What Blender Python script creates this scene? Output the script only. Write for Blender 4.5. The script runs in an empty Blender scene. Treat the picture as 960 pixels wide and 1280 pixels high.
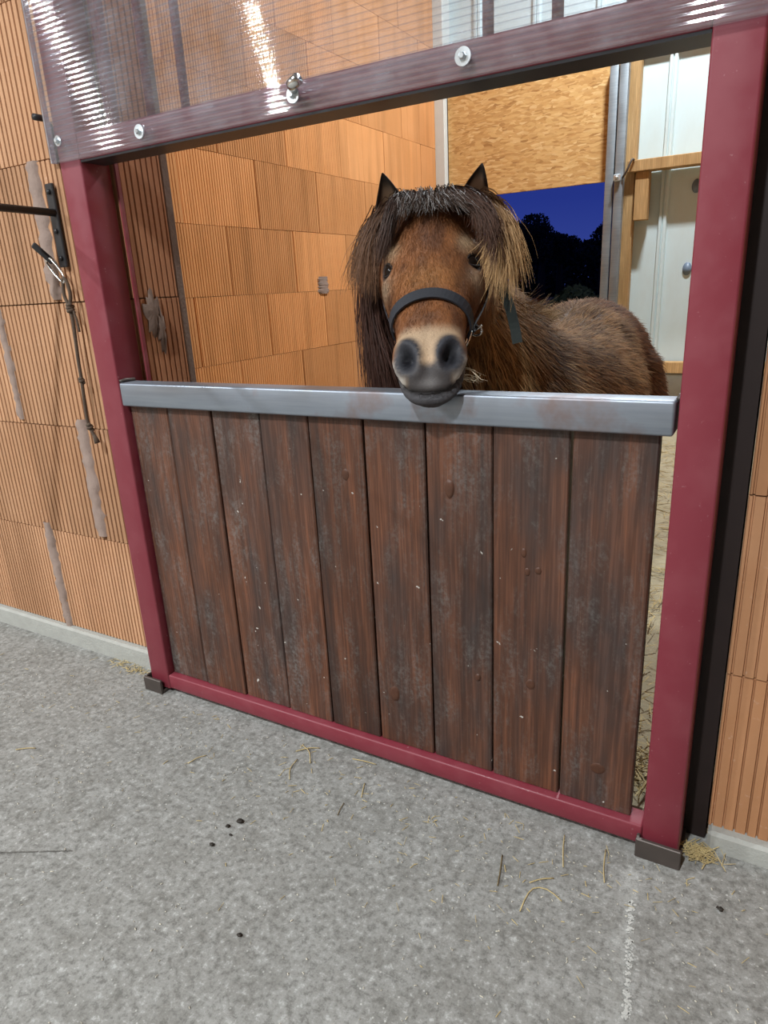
import bpy, bmesh, math, random
import numpy as np
from mathutils import Vector, Matrix
from mathutils.bvhtree import BVHTree
random.seed(7); rng = np.random.default_rng(7)
D = bpy.data
COL = bpy.context.scene.collection
sc = bpy.context.scene

# ------------------------------------------------------------------ camera
cam = D.cameras.new('camera'); cam_o = D.objects.new('camera', cam); COL.objects.link(cam_o)
cam.sensor_fit = 'VERTICAL'; cam.sensor_height = 36.0; cam.sensor_width = 36.0
cam.lens = 847/1280*36.0; cam.clip_start = 0.02; cam.clip_end = 400
Rm = [[0.86936015, 0.11361813, -0.48094058], [0.49168026, -0.29661146, 0.81870151], [-0.04963315, -0.94821546, -0.31372598]]
M4 = Matrix.Identity(4)
for i in range(3):
    M4[i][0] = Rm[i][0]; M4[i][1] = -Rm[i][1]; M4[i][2] = -Rm[i][2]
M4.translation = Vector((0, 0, 1.0))
cam_o.matrix_world = M4
sc.camera = cam_o

# ------------------------------------------------------------------ world: dusk sky
world = D.worlds.new('dusk_sky'); sc.world = world; world.use_nodes = True
wn = world.node_tree.nodes; wl = world.node_tree.links; wn.clear()
wo = wn.new('ShaderNodeOutputWorld'); wb = wn.new('ShaderNodeBackground')
wt = wn.new('ShaderNodeTexCoord'); ws = wn.new('ShaderNodeSeparateXYZ'); wr = wn.new('ShaderNodeValToRGB')
wl.new(wt.outputs['Generated'], ws.inputs[0]); wl.new(ws.outputs['Z'], wr.inputs[0]); wl.new(wr.outputs[0], wb.inputs[0]); wl.new(wb.outputs[0], wo.inputs[0])
wr.color_ramp.elements[0].position = 0.0; wr.color_ramp.elements[0].color = (0.045, 0.075, 0.36, 1)
wr.color_ramp.elements[1].position = 0.5; wr.color_ramp.elements[1].color = (0.012, 0.024, 0.16, 1)
e = wr.color_ramp.elements.new(0.10); e.color = (0.022, 0.042, 0.29, 1)
wb.inputs[1].default_value = 0.8

# ------------------------------------------------------------------ lamps of the barn
def lamp(name, loc, target, sx, sy, power, color=(0.93, 0.97, 1.0)):
    l = D.lights.new(name, 'AREA'); l.shape = 'RECTANGLE'; l.size = sx; l.size_y = sy; l.energy = power; l.color = color
    o = D.objects.new(name, l); COL.objects.link(o); o.location = loc
    o.rotation_euler = (Vector(target)-Vector(loc)).to_track_quat('-Z', 'Y').to_euler()
    return o
def tube_lamp(name, loc, sx, sy, power, rz=0.0):
    l = D.lights.new(name, 'AREA'); l.shape = 'RECTANGLE'; l.size = sx; l.size_y = sy; l.energy = power; l.color = (0.93, 0.97, 1.0)
    o = D.objects.new(name, l); COL.objects.link(o); o.location = loc; o.rotation_euler = (0, 0, rz); return o
tube_lamp('aisle_lamp', (-5.5, -1.75, 4.0), 0.13, 0.13, 280)
tube_lamp('aisle_lamp', (-4.3, -3.3, 3.6), 0.13, 0.13, 220)
tube_lamp('aisle_lamp', (-0.60, -2.1, 4.0), 0.13, 0.30, 270)
tube_lamp('stall_lamp', (-0.45, 4.10, 4.0), 0.40, 0.12, 165)

sc.view_settings.view_transform = 'Standard'; sc.view_settings.look = 'None'
sc.view_settings.exposure = 0.0; sc.view_settings.gamma = 1.0; sc.view_settings.use_curve_mapping = False

# ------------------------------------------------------------------ helpers
def tag(o, label=None, cat=None, group=None, kind=None):
    if label: o['label'] = label
    if cat: o['category'] = cat
    if group: o['group'] = group
    if kind: o['kind'] = kind
    return o
def empty(name, loc, label=None, cat=None, group=None, kind=None):
    o = D.objects.new(name, None); COL.objects.link(o); o.location = loc; o.empty_display_size = 0.05
    return tag(o, label, cat, group, kind)
def _base(parent):
    v = Vector((0, 0, 0))
    while parent is not None:
        v += Vector(parent.location); parent = parent.parent
    return v
def link(name, me, parent=None, loc=(0, 0, 0)):
    """loc is a world location (parents are never rotated here)"""
    o = D.objects.new(name, me); COL.objects.link(o)
    if parent is not None: o.parent = parent
    o.location = Vector(loc) - _base(parent)
    return o
def mesh(name, verts, faces, mat, parent=None, smooth=False, loc=(0, 0, 0), center=True):
    verts = [Vector(v) for v in verts]
    if center and loc == (0, 0, 0) and verts:
        lo = [min(v[i] for v in verts) for i in range(3)]; hi = [max(v[i] for v in verts) for i in range(3)]
        c = Vector(((lo[0]+hi[0])/2, (lo[1]+hi[1])/2, lo[2])); verts = [v-c for v in verts]; loc = c
    me = D.meshes.new(name); me.from_pydata(verts, [], faces); me.update()
    if smooth: me.polygons.foreach_set('use_smooth', [True]*len(me.polygons))
    if mat: me.materials.append(mat)
    return link(name, me, parent, loc)
def box_geo(x0, x1, y0, y1, z0, z1, bevel=0.0, seg=1):
    bm = bmesh.new()
    vs = [bm.verts.new(p) for p in [(x0, y0, z0), (x1, y0, z0), (x1, y1, z0), (x0, y1, z0), (x0, y0, z1), (x1, y0, z1), (x1, y1, z1), (x0, y1, z1)]]
    for q in [(3, 2, 1, 0), (4, 5, 6, 7), (0, 1, 5, 4), (1, 2, 6, 5), (2, 3, 7, 6), (3, 0, 4, 7)]: bm.faces.new([vs[i] for i in q])
    if bevel > 0: bmesh.ops.bevel(bm, geom=bm.edges[:], offset=bevel, segments=seg, affect='EDGES', profile=0.5)
    bm.verts.index_update()
    v = [tuple(x.co) for x in bm.verts]; fc = [[x.index for x in p.verts] for p in bm.faces]; bm.free()
    return v, fc
def join(*gs):
    V = []; Fc = []
    for v, fc in gs:
        n = len(V); V += list(v); Fc += [[i+n for i in q] for q in fc]
    return V, Fc
def box(name, x0, x1, y0, y1, z0, z1, mat, parent=None, bevel=0.0, seg=1, smooth=False):
    v, fc = box_geo(x0, x1, y0, y1, z0, z1, bevel, seg)
    return mesh(name, v, fc, mat, parent, smooth)
def tube_geo(pts, rad, n=10, caps=True, squash=None):
    pts = [Vector(p) for p in pts]; m = len(pts)
    rad = rad if isinstance(rad, (list, tuple)) else [rad]*m
    V = []; Fc = []; prev = None
    for i, p in enumerate(pts):
        t = (pts[min(i+1, m-1)]-pts[max(i-1, 0)]).normalized()
        if prev is None:
            a = Vector((0, 0, 1)) if abs(t.z) < 0.9 else Vector((1, 0, 0))
            u = t.cross(a).normalized()
        else:
            u = (prev - t*prev.dot(t)).normalized()
        prev = u; w = t.cross(u)
        for k in range(n):
            an = 2*math.pi*k/n; V.append(p+u*math.cos(an)*rad[i]+w*math.sin(an)*rad[i]*(squash or 1))
    for i in range(m-1):
        for k in range(n): Fc.append([i*n+k, i*n+(k+1) % n, (i+1)*n+(k+1) % n, (i+1)*n+k])
    if caps: Fc.append(list(range(n))[::-1]); Fc.append([(m-1)*n+k for k in range(n)])
    return V, Fc
def tube(name, pts, rad, mat, parent=None, n=10, smooth=True):
    v, fc = tube_geo(pts, rad, n); return mesh(name, v, fc, mat, parent, smooth)
def spline(pts, n):
    """Catmull-Rom through pts"""
    P = [Vector(p) for p in pts]; P = [P[0]*2-P[1]]+P+[P[-1]*2-P[-2]]; out = []
    m = len(P)-3
    for i in range(n):
        s = i/(n-1)*m; k = min(int(s), m-1); t = s-k; a, b, c, d = P[k:k+4]
        out.append(0.5*((2*b)+(c-a)*t+(2*a-5*b+4*c-d)*t*t+(3*b-a-3*c+d)*t**3))
    return out

# ------------------------------------------------------------------ materials
class NT:
    def __init__(s, name, rough=0.6, metal=0.0, spec=0.5):
        s.m = D.materials.new(name); s.m.use_nodes = True; s.t = s.m.node_tree; s.t.nodes.clear()
        s.out = s.n('ShaderNodeOutputMaterial'); s.b = s.n('ShaderNodeBsdfPrincipled'); s.l(s.b.outputs[0], s.out.inputs[0])
        s.b.inputs['Roughness'].default_value = rough; s.b.inputs['Metallic'].default_value = metal
        s.b.inputs['Specular IOR Level'].default_value = spec
    def n(s, t, **kw):
        o = s.t.nodes.new(t)
        for k, v in kw.items(): setattr(o, k, v)
        return o
    def l(s, a, b): s.t.links.new(a, b)
    def coord(s, scale=(1, 1, 1), rand=True, kind='Object', rot=(0, 0, 0)):
        tc = s.n('ShaderNodeTexCoord'); mp = s.n('ShaderNodeMapping'); mp.inputs['Scale'].default_value = scale; mp.inputs['Rotation'].default_value = rot
        if rand:
            oi = s.n('ShaderNodeObjectInfo'); ad = s.n('ShaderNodeVectorMath', operation='ADD'); mu = s.n('ShaderNodeMath', operation='MULTIPLY'); mu.inputs[1].default_value = 37.0
            s.l(oi.outputs['Random'], mu.inputs[0]); s.l(mu.outputs[0], ad.inputs[1]); s.l(tc.outputs[kind], ad.inputs[0]); s.l(ad.outputs[0], mp.inputs[0])
        else: s.l(tc.outputs[kind], mp.inputs[0])
        return mp.outputs[0]
    def noise(s, co, scale, detail=4, rough=0.55, dist=0.0):
        o = s.n('ShaderNodeTexNoise'); o.inputs['Scale'].default_value = scale; o.inputs['Detail'].default_value = detail
        o.inputs['Roughness'].default_value = rough; o.inputs['Distortion'].default_value = dist; s.l(co, o.inputs['Vector']); return o.outputs[0]
    def ramp(s, fac, stops, interp='LINEAR'):
        o = s.n('ShaderNodeValToRGB'); s.l(fac, o.inputs[0]); r = o.color_ramp; r.interpolation = interp
        while len(r.elements) < len(stops): r.elements.new(0.5)
        for e, (p, c) in zip(r.elements, stops):
            e.position = p; e.color = (c, c, c, 1) if isinstance(c, (int, float)) else (*c, 1)
        return o.outputs[0]
    def mix(s, fac, a, b, mode='MIX'):
        o = s.n('ShaderNodeMix', data_type='RGBA', blend_type=mode)
        for i, v in ((0, fac), (6, a), (7, b)):
            if hasattr(v, 'node'): s.l(v, o.inputs[i])
            elif i == 0: o.inputs[0].default_value = v
            else: o.inputs[i].default_value = (*v, 1)
        return o.outputs[2]
    def bump(s, h, strength=0.3, dist=0.01):
        o = s.n('ShaderNodeBump'); o.inputs['Strength'].default_value = strength; o.inputs['Distance'].default_value = dist
        s.l(h, o.inputs['Height']); s.l(o.outputs[0], s.b.inputs['Normal'])
    def col(s, c):
        if hasattr(c, 'node'): s.l(c, s.b.inputs['Base Color'])
        else: s.b.inputs['Base Color'].default_value = (*c, 1)
        return s.m
    def rnd(s): return s.n('ShaderNodeObjectInfo').outputs['Random']

def clay(name, c1, c2, dust, streak=0.35):
    t = NT(name, 0.85, spec=0.2)
    co = t.coord(); big = t.noise(co, 4.0, 5); cs = t.coord((40, 40, 2.5)); st = t.noise(cs, 1.0, 3)
    c = t.mix(t.ramp(big, [(0.3, 0.0), (0.7, 1.0)]), c1, c2)
    c = t.mix(t.ramp(st, [(0.35, 0.0), (0.8, streak)]), c, tuple(x*0.62 for x in c1))
    bands = t.noise(t.coord((11, 11, 0.9)), 1.0, 2)
    c = t.mix(t.ramp(bands, [(0.48, 0.0), (0.66, 0.55)]), c, tuple(x*0.70 for x in c2))
    fine = t.noise(co, 90, 3)
    c = t.mix(t.ramp(fine, [(0.66, 0.0), (0.80, 0.35)]), c, dust)
    h = t.n('ShaderNodeHueSaturation'); r = t.rnd(); mr = t.n('ShaderNodeMapRange'); mr.inputs[3].default_value = 0.84; mr.inputs[4].default_value = 1.14
    t.l(r, mr.inputs[0]); t.l(mr.outputs[0], h.inputs['Value']); t.l(c, h.inputs['Color'])
    t.bump(fine, 0.25, 0.002)
    return t.col(h.outputs[0])
m_clay_out = clay('pale_orange_clay', (0.52, 0.300, 0.170), (0.44, 0.235, 0.125), (0.68, 0.50, 0.40))
m_clay_right = clay('ribbed_end_clay', (0.52, 0.275, 0.145), (0.42, 0.20, 0.092), (0.70, 0.56, 0.48), 0.45)
m_clay_in = clay('orange_clay', (0.70, 0.335, 0.135), (0.64, 0.29, 0.105), (0.76, 0.48, 0.28), 0.22)
m_clay_reveal = clay('brown_clay', (0.52, 0.25, 0.13), (0.38, 0.165, 0.08), (0.58, 0.42, 0.32), 0.5)

def mortar(name, c1, c2):
    t = NT(name, 0.95, spec=0.1); co = t.coord(); a = t.noise(co, 30, 5); t.bump(t.noise(co, 160, 4), 0.5, 0.003)
    return t.col(t.mix(a, c1, c2))
m_mortar = mortar('grey_mortar', (0.25, 0.185, 0.155), (0.34, 0.26, 0.22))
m_mortar_dark = mortar('brown_mortar', (0.16, 0.11, 0.085), (0.22, 0.16, 0.13))
m_joint = mortar('dark_joint', (0.20, 0.095, 0.045), (0.26, 0.13, 0.07))
m_kerb = mortar('kerb_concrete', (0.32, 0.32, 0.295), (0.43, 0.44, 0.405))

def concrete():
    t = NT('worn_concrete', 0.92, spec=0.08); co = t.coord(rand=False)
    big = t.noise(co, 1.3, 4); mid = t.noise(co, 16, 8, 0.72); fine = t.noise(co, 70, 6, 0.8)
    c = t.mix(t.ramp(mid, [(0.35, 0.0), (0.68, 1.0)]), (0.20, 0.197, 0.18), (0.33, 0.332, 0.315))
    c = t.mix(t.ramp(big, [(0.35, 0.0), (0.7, 0.45)]), c, (0.27, 0.262, 0.24))
    c = t.mix(t.ramp(fine, [(0.40, 0.75), (0.50, 0.0)]), c, (0.13, 0.127, 0.115))
    c = t.mix(t.ramp(fine, [(0.55, 0.0), (0.66, 0.7)]), c, (0.52, 0.53, 0.51))
    vo = t.n('ShaderNodeTexVoronoi'); vo.inputs['Scale'].default_value = 75; t.l(co, vo.inputs['Vector'])
    gate = t.noise(co, 14, 3)
    sp = t.ramp(vo.outputs['Distance'], [(0.06, 1.0), (0.16, 0.0)]); sp2 = t.mix(1.0, sp, t.ramp(gate, [(0.45, 0.0), (0.62, 0.8)]), 'MULTIPLY')
    c = t.mix(sp2, c, (0.62, 0.62, 0.58))
    scr = t.noise(t.coord((1.2, 28, 1), False, rot=(0, 0, 0.45)), 4, 4, 0.6)
    c = t.mix(t.ramp(scr, [(0.66, 0.0), (0.78, 0.35)]), c, (0.50, 0.50, 0.47))
    hb = t.mix(0.5, mid, fine); t.bump(hb, 0.45, 0.004)
    return t.col(c)
m_floor = concrete()

def metal_paint(name, c, c2, rough=0.33):
    t = NT(name, rough, spec=0.5); co = t.coord(); n = t.noise(co, 18, 5); f = t.noise(co, 120, 3)
    cc = t.mix(t.ramp(n, [(0.45, 0.0), (0.75, 0.6)]), c, c2)
    cc = t.mix(t.ramp(f, [(0.69, 0.0), (0.77, 0.45)]), cc, (0.45, 0.30, 0.30))
    t.l(t.ramp(n, [(0.3, rough-0.08), (0.8, rough+0.25)]), t.b.inputs['Roughness'])
    return t.col(cc)
m_red = metal_paint('wine_red_paint', (0.195, 0.026, 0.040), (0.23, 0.048, 0.062), 0.42)
m_red_dull = metal_paint('dusty_red_paint', (0.20, 0.035, 0.045), (0.27, 0.085, 0.085), 0.45)
def steel(name, c, c2, rough=0.35, rust=0.0):
    t = NT(name, rough, metal=0.75); cs = t.coord((3, 3, 60)); n = t.noise(cs, 2.5, 4); co = t.coord(); r = t.noise(co, 7, 5)
    cc = t.mix(n, c, c2)
    if rust: cc = t.mix(t.ramp(r, [(0.56, 0.0), (0.70, rust)]), cc, (0.22, 0.13, 0.10))
    t.l(t.ramp(r, [(0.3, rough-0.1), (0.75, rough+0.2)]), t.b.inputs['Roughness'])
    return t.col(cc)
m_rail = steel('bare_grey_steel', (0.21, 0.24, 0.285), (0.33, 0.37, 0.42), 0.42, 0.75)
m_galv = steel('galvanised_steel', (0.20, 0.24, 0.27), (0.34, 0.38, 0.41), 0.5)
m_zinc = steel('zinc_plated', (0.55, 0.62, 0.66), (0.75, 0.80, 0.83), 0.28)
m_chrome = NT('nickel', 0.18, metal=1.0).col((0.75, 0.75, 0.73))
def plain(name, c, rough=0.6, spec=0.4, metal=0.0, var=0.25, scale=25):
    t = NT(name, rough, metal, spec); co = t.coord(); n = t.noise(co, scale, 4)
    return t.col(t.mix(n, tuple(x*(1-var) for x in c), tuple(x*(1+var) for x in c)))
m_black = plain('black_metal', (0.022, 0.022, 0.024), 0.38)
m_iron = plain('raw_iron', (0.085, 0.070, 0.062), 0.5, metal=0.4)
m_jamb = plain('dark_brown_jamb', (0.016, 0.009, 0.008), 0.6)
m_web = plain('charcoal_webbing', (0.020, 0.022, 0.028), 0.75, scale=300)
m_web_green = plain('green_webbing', (0.006, 0.011, 0.009), 0.75)
m_rope = plain('dirty_rope', (0.085, 0.060, 0.042), 0.9, scale=220, var=0.5)
m_white_post = plain('white_paint', (0.62, 0.66, 0.64), 0.5, var=0.06)
def wood(name, c1, c2, dark, scuff, grain=1.0, scuffamt=0.5, rough=0.6):
    t = NT(name, rough, spec=0.35)
    co = t.coord((55*grain, 55*grain, 2.2)); g = t.noise(co, 1.0, 5, 0.6, 0.6)
    fine = t.noise(t.coord((260, 260, 6)), 1.0, 3, 0.6)
    blot = t.noise(t.coord((9, 9, 2.4)), 1.0, 4, 0.6); pc = t.coord()
    c = t.mix(t.ramp(g, [(0.33, 0.0), (0.62, 1.0)]), c1, c2)
    c = t.mix(t.ramp(blot, [(0.42, 0.0), (0.66, 0.85)]), c, dark)
    c = t.mix(t.ramp(fine, [(0.45, 0.45), (0.6, 0.0)]), c, tuple(x*0.45 for x in c1))
    sc1 = t.noise(t.coord((14, 14, 4.5)), 1.0, 7, 0.8, 0.3); sc2 = t.noise(pc, 130, 4, 0.7)
    s = t.mix(1.0, t.ramp(sc1, [(0.48, 0.0), (0.74, scuffamt)]), t.ramp(sc2, [(0.42, 0.1), (0.60, 1.0)]), 'MULTIPLY')
    c = t.mix(s, c, scuff)
    dots = t.noise(pc, 60, 2, 0.5)
    c = t.mix(t.ramp(dots, [(0.745, 0.0), (0.77, 0.9 if scuffamt > 0.3 else 0)]), c, (0.5, 0.48, 0.44))
    t.bump(t.mix(0.5, g, fine), 0.35, 0.002)
    h = t.n('ShaderNodeHueSaturation'); mr = t.n('ShaderNodeMapRange'); mr.inputs[3].default_value = 0.82; mr.inputs[4].default_value = 1.2
    t.l(t.rnd(), mr.inputs[0]); t.l(mr.outputs[0], h.inputs['Value']); t.l(c, h.inputs['Color'])
    return t.col(h.outputs[0])
m_plank = wood('brown_stained_wood', (0.066, 0.029, 0.018), (0.165, 0.064, 0.033), (0.036, 0.033, 0.033), (0.17, 0.17, 0.16), 0.75, 0.75, 0.5)
m_timber = wood('raw_pine', (0.50, 0.30, 0.12), (0.62, 0.40, 0.18), (0.42, 0.25, 0.10), (0.6, 0.5, 0.35), 0.5, 0.15, 0.7)
m_knot = plain('wood_knot', (0.075, 0.030, 0.016), 0.5, scale=60, var=0.5)

def osb():
    t = NT('strand_board', 0.7, spec=0.25); cols = []
    for k, (rot, off) in enumerate(((0.35, 0), (1.15, 5), (-0.75, 9))):
        co = t.coord((1, 1, 1), False); nz = t.n('ShaderNodeTexNoise'); nz.inputs['Scale'].default_value = 5; t.l(co, nz.inputs['Vector'])
        ad = t.n('ShaderNodeVectorMath', operation='MULTIPLY_ADD'); ad.inputs[1].default_value = (0.05, 0.05, 0.05); t.l(nz.outputs['Color'], ad.inputs[0]); t.l(co, ad.inputs[2])
        mp = t.n('ShaderNodeMapping'); mp.inputs['Rotation'].default_value = (0, rot, 0); mp.inputs['Scale'].default_value = (20, 3, 75); mp.inputs['Location'].default_value = (off, off, off)
        t.l(ad.outputs[0], mp.inputs[0])
        vo = t.n('ShaderNodeTexVoronoi'); vo.inputs['Scale'].default_value = 1.0; t.l(mp.outputs[0], vo.inputs['Vector'])
        sp = t.n('ShaderNodeSeparateColor'); t.l(vo.outputs['Color'], sp.inputs[0]); cols.append((sp, vo))
    base = t.ramp(cols[0][0].outputs[0], [(0.0, (0.46, 0.25, 0.085)), (0.5, (0.58, 0.34, 0.125)), (1.0, (0.70, 0.46, 0.20))])
    b = t.ramp(cols[1][0].outputs[0], [(0.0, (0.34, 0.17, 0.055)), (0.5, (0.58, 0.34, 0.13)), (1.0, (0.74, 0.52, 0.25))])
    c3 = t.ramp(cols[2][0].outputs[0], [(0.0, (0.50, 0.28, 0.10)), (1.0, (0.66, 0.42, 0.17))])
    c = t.mix(t.ramp(cols[1][0].outputs[1], [(0.5, 0.0), (0.55, 0.9)]), base, b)
    c = t.mix(t.ramp(cols[2][0].outputs[1], [(0.6, 0.0), (0.65, 0.9)]), c, c3)
    t.bump(cols[0][0].outputs[0], 0.3, 0.003)
    return t.col(c)
m_osb = osb()
def cladding():
    t = NT('white_coated_sheet', 0.45, spec=0.4); co = t.coord(rand=False)
    n = t.noise(t.coord((2, 2, 0.8), False), 5, 5, 0.6); d = t.noise(co, 14, 6, 0.7)
    c = t.mix(t.ramp(n, [(0.4, 0.0), (0.75, 0.35)]), (0.58, 0.71, 0.74), (0.50, 0.56, 0.53))
    c = t.mix(t.ramp(d, [(0.68, 0.0), (0.78, 0.5)]), c, (0.34, 0.30, 0.25))
    return t.col(c)
m_clad = cladding()
m_cap = plain('blue_grey_cap', (0.16, 0.22, 0.30), 0.4)

def clear_sheet(name, alpha_gloss=0.10, haze=0.10):
    t = NT(name); t.t.nodes.remove(t.b)
    tr = t.n('ShaderNodeBsdfTransparent'); tr.inputs[0].default_value = (0.90, 0.91, 0.93, 1)
    gl = t.n('ShaderNodeBsdfGlossy'); gl.inputs['Roughness'].default_value = 0.04; gl.inputs['Color'].default_value = (0.95, 0.97, 1, 1)
    df = t.n('ShaderNodeBsdfDiffuse'); df.inputs[0].default_value = (0.75, 0.78, 0.85, 1)
    co = t.coord((1, 1, 1), False); n = t.noise(co, 12, 6, 0.7)
    m1 = t.n('ShaderNodeMixShader'); m2 = t.n('ShaderNodeMixShader')
    t.l(t.ramp(n, [(0.4, haze*0.35), (0.75, haze*1.8)]), m1.inputs[0]); t.l(tr.outputs[0], m1.inputs[1]); t.l(df.outputs[0], m1.inputs[2])
    m2.inputs[0].default_value = alpha_gloss; t.l(m1.outputs[0], m2.inputs[1]); t.l(gl.outputs[0], m2.inputs[2]); t.l(m2.outputs[0], t.out.inputs[0])
    return t.m
m_sheet = clear_sheet('clear_polycarbonate', 0.12, 0.07)
m_sheet_web = clear_sheet('polycarbonate_web', 0.05, 0.22)
m_sheet_edge = clear_sheet('polycarbonate_edge', 0.40, 0.45)
m_straw = plain('straw', (0.46, 0.36, 0.17), 0.7, scale=60, var=0.4)
m_straw_dark = plain('dark_straw', (0.16, 0.12, 0.06), 0.8, var=0.4)
m_chaff = plain('pale_chips', (0.50, 0.47, 0.38), 0.8, scale=80, var=0.5)
m_dung = plain('dark_crumb', (0.025, 0.02, 0.015), 0.7)
m_bed = mortar('bedding_floor', (0.30, 0.26, 0.17), (0.45, 0.40, 0.28))
m_leaf = plain('night_foliage', (0.016, 0.026, 0.014), 0.8)
m_bark = plain('bark', (0.03, 0.024, 0.018), 0.9)
m_field = plain('dark_grass', (0.08, 0.11, 0.07), 0.9, scale=3)
m_roof = plain('roof_sheet', (0.42, 0.42, 0.42), 0.7)
m_outer = plain('barn_lining', (0.40, 0.30, 0.22), 0.8)

# ================================================================== SETTING
box('floor', -8.2, 4.2, -6.0, 1.16, -0.2, 0.0, m_floor)['kind'] = 'structure'
D.objects['floor']['label'] = 'worn grey concrete aisle floor with straw bits'
fi = box('floor_stall', -2.55, 2.2, 1.16, 5.2, -0.2, 0.012, m_bed); tag(fi, 'pale bedding covered floor inside the stall', kind='structure')
ground = box('ground', -60, 60, 5.6, 110, -0.3, -0.1, m_field); tag(ground, 'dark grass field beyond the stall door', kind='structure')
box('ground_apron', -3.5, 3.0, 5.2, 5.6, -0.3, -0.05, m_kerb); tag(D.objects['ground_apron'], 'concrete apron outside the stall door', kind='structure')
ceil = box('ceiling', -8.4, 4.4, -6.2, 5.3, 4.7, 4.8, m_roof); ceil['kind'] = 'structure'
for nm, a in (('wall_rear', (-8.4, 4.4, -6.2, -6.0, -0.2, 4.7)), ('wall_aisle_left', (-8.4, -8.2, -6.0, 5.2, -0.2, 4.7)), ('wall_aisle_right', (4.2, 4.4, -6.0, 5.2, -0.2, 4.7))):
    box(nm, *a, m_outer)['kind'] = 'structure'

P0, PH = 0.058, 0.3155          # first course, course height
def ribbed_mesh(name, L, H, T, pitch, gw, gd, mat, wide=()):
    """brick with vertical grooves in the face y=0; x in 0..L, z in 0..H, depth T"""
    e = 0.0014
    pr = [(e, 0.004), (e+0.002, 0.0)]
    x = pitch*0.5
    while x < L-pitch*0.5:
        if not any(abs(x-w*L) < 0.0085 for w in wide):
            j = random.uniform(-0.06, 0.06)*pitch; d = gd*random.uniform(0.8, 1.15)
            pr += [(x+j-gw/2, 0.0), (x+j-gw*0.3, d), (x+j+gw*0.3, d), (x+j+gw/2, 0.0)]
        x += pitch
    pr += [(L-e-0.002, 0.0), (L-e, 0.004), (L-e, T), (e, T)]
    n = len(pr); g = 0.0013
    V = [(a, b, g) for a, b in pr]+[(a, b, H-g) for a, b in pr]
    Fc = [[i, i+n, (i+1) % n+n, (i+1) % n] for i in range(n)]+[list(range(n)), [i+n for i in range(n)][::-1]]
    me = D.meshes.new(name); me.from_pydata(V, [], [f[::-1] for f in Fc]); me.materials.append(mat); me.update()
    return me
def plane_brick(me, wall, org, facing, jit=0.0012):
    o = link('brick', me, wall, (org[0]+random.uniform(-jit, jit)*0.4, org[1]+random.uniform(-jit, jit), org[2]))
    o.rotation_euler = (0, random.uniform(-0.0012, 0.0012), facing)
    return o
# ---- front wall (aisle side), two cores around the opening, kerb below
YW = 1.145
core = join(box_geo(-3.4, -1.332, YW+0.012, 1.30, 0, 3.2), box_geo(-0.016, 4.2, YW+0.012, 1.30, 0, 3.2), box_geo(-1.332, -0.016, YW+0.012, 1.30, 2.45, 3.2))
wf = mesh('wall_front', *core, m_joint); tag(wf, 'ribbed clay block wall on both sides of the stall door', kind='structure')
big = {(L, f): ribbed_mesh('brick', L, PH, 0.02, pt, gw, 0.0085, m_clay_out) for L in (0.505, 0.2525) for f, pt, gw in ((0, 0.0135, 0.0052), (1, 0.0172, 0.0060))}
for k in range(8):
    z = P0+PH*k; x = -1.322
    first = 0.2525 if k % 2 else 0.505
    seq = [first]+[0.505]*4
    for L in seq:
        x0 = x-L
        if x0 < -3.4: break
        plane_brick(big[(L, min(k, 1))], wf, (x0, YW-0.006, z), 0); x = x0
endb = [ribbed_mesh('brick', 0.25, PH, 0.02, 0.0179, 0.0040, 0.0060, m_clay_right, ()) for _ in range(3)]
for k in range(8):
    for i in range(8 if k < 8 else 0):
        if i < 6: plane_brick(endb[(i+k) % 3], wf, (-0.018+0.25*i, YW-0.006, P0+PH*k-0.02), 0)
# mortar filled pockets over the upright joints
def patch(x, z0, z1, w, y, parent, axis='x', seed=0):
    r = random.Random(seed); n = 26; V = []; Fc = []
    for i in range(n+1):
        z = z0+(z1-z0)*i/n; ww = w/2*(1+r.uniform(-0.28, 0.28))*(0.65 if i in (0, n) else 1); c = x+r.uniform(-0.004, 0.004)
        for q, d in ((-1, 0.006), (-0.7, -0.004), (0, -0.006+r.uniform(-0.002, 0.002)), (0.7, -0.004), (1, 0.006)):
            V.append((c+q*ww, y+d, z) if axis == 'x' else (y-d, c+q*ww, z))
    for i in range(n):
        for q in range(4):
            a = i*5+q; f_ = [a, a+1, a+6, a+5]; Fc.append(f_ if axis == 'x' else f_[::-1])
    o = mesh('mortar_patch', V, Fc, m_mortar, parent, True); return o
patch(-1.580, 1.012, 1.322, 0.050, YW-0.007, wf, seed=1)
patch(-1.580, 0.385, 0.712, 0.045, YW-0.007, wf, seed=2)
patch(-1.822, 0.030, 0.395, 0.040, YW-0.007, wf, seed=3)
patch(-1.835, 0.70, 1.0, 0.03, YW-0.005, wf, seed=8)
# kerb under the wall
kb = join(box_geo(-3.4, -1.35, 1.122, 1.165, -0.02, 0.056, 0.006), box_geo(-0.015, 4.2, 1.118, 1.165, -0.02, 0.040, 0.006))
tag(mesh('baseboard_front', *kb, m_kerb), 'grey concrete kerb along the foot of the block wall', kind='structure')
# ---- reveal of the opening (left cheek) with coarse ribs, then a mortar edge
rev = ribbed_mesh('brick', 0.135, PH, 0.026, 0.0168, 0.0052, 0.007, m_clay_reveal)
for k in range(8):
    o = plane_brick(rev, wf, (-1.306, YW+0.0, P0+PH*k), math.pi/2)
edge = mesh('mortar_edge', *box_geo(-1.332, -1.308, 1.278, 1.306, 0.0, 2.45, 0.004), m_mortar_dark, wf)
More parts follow.
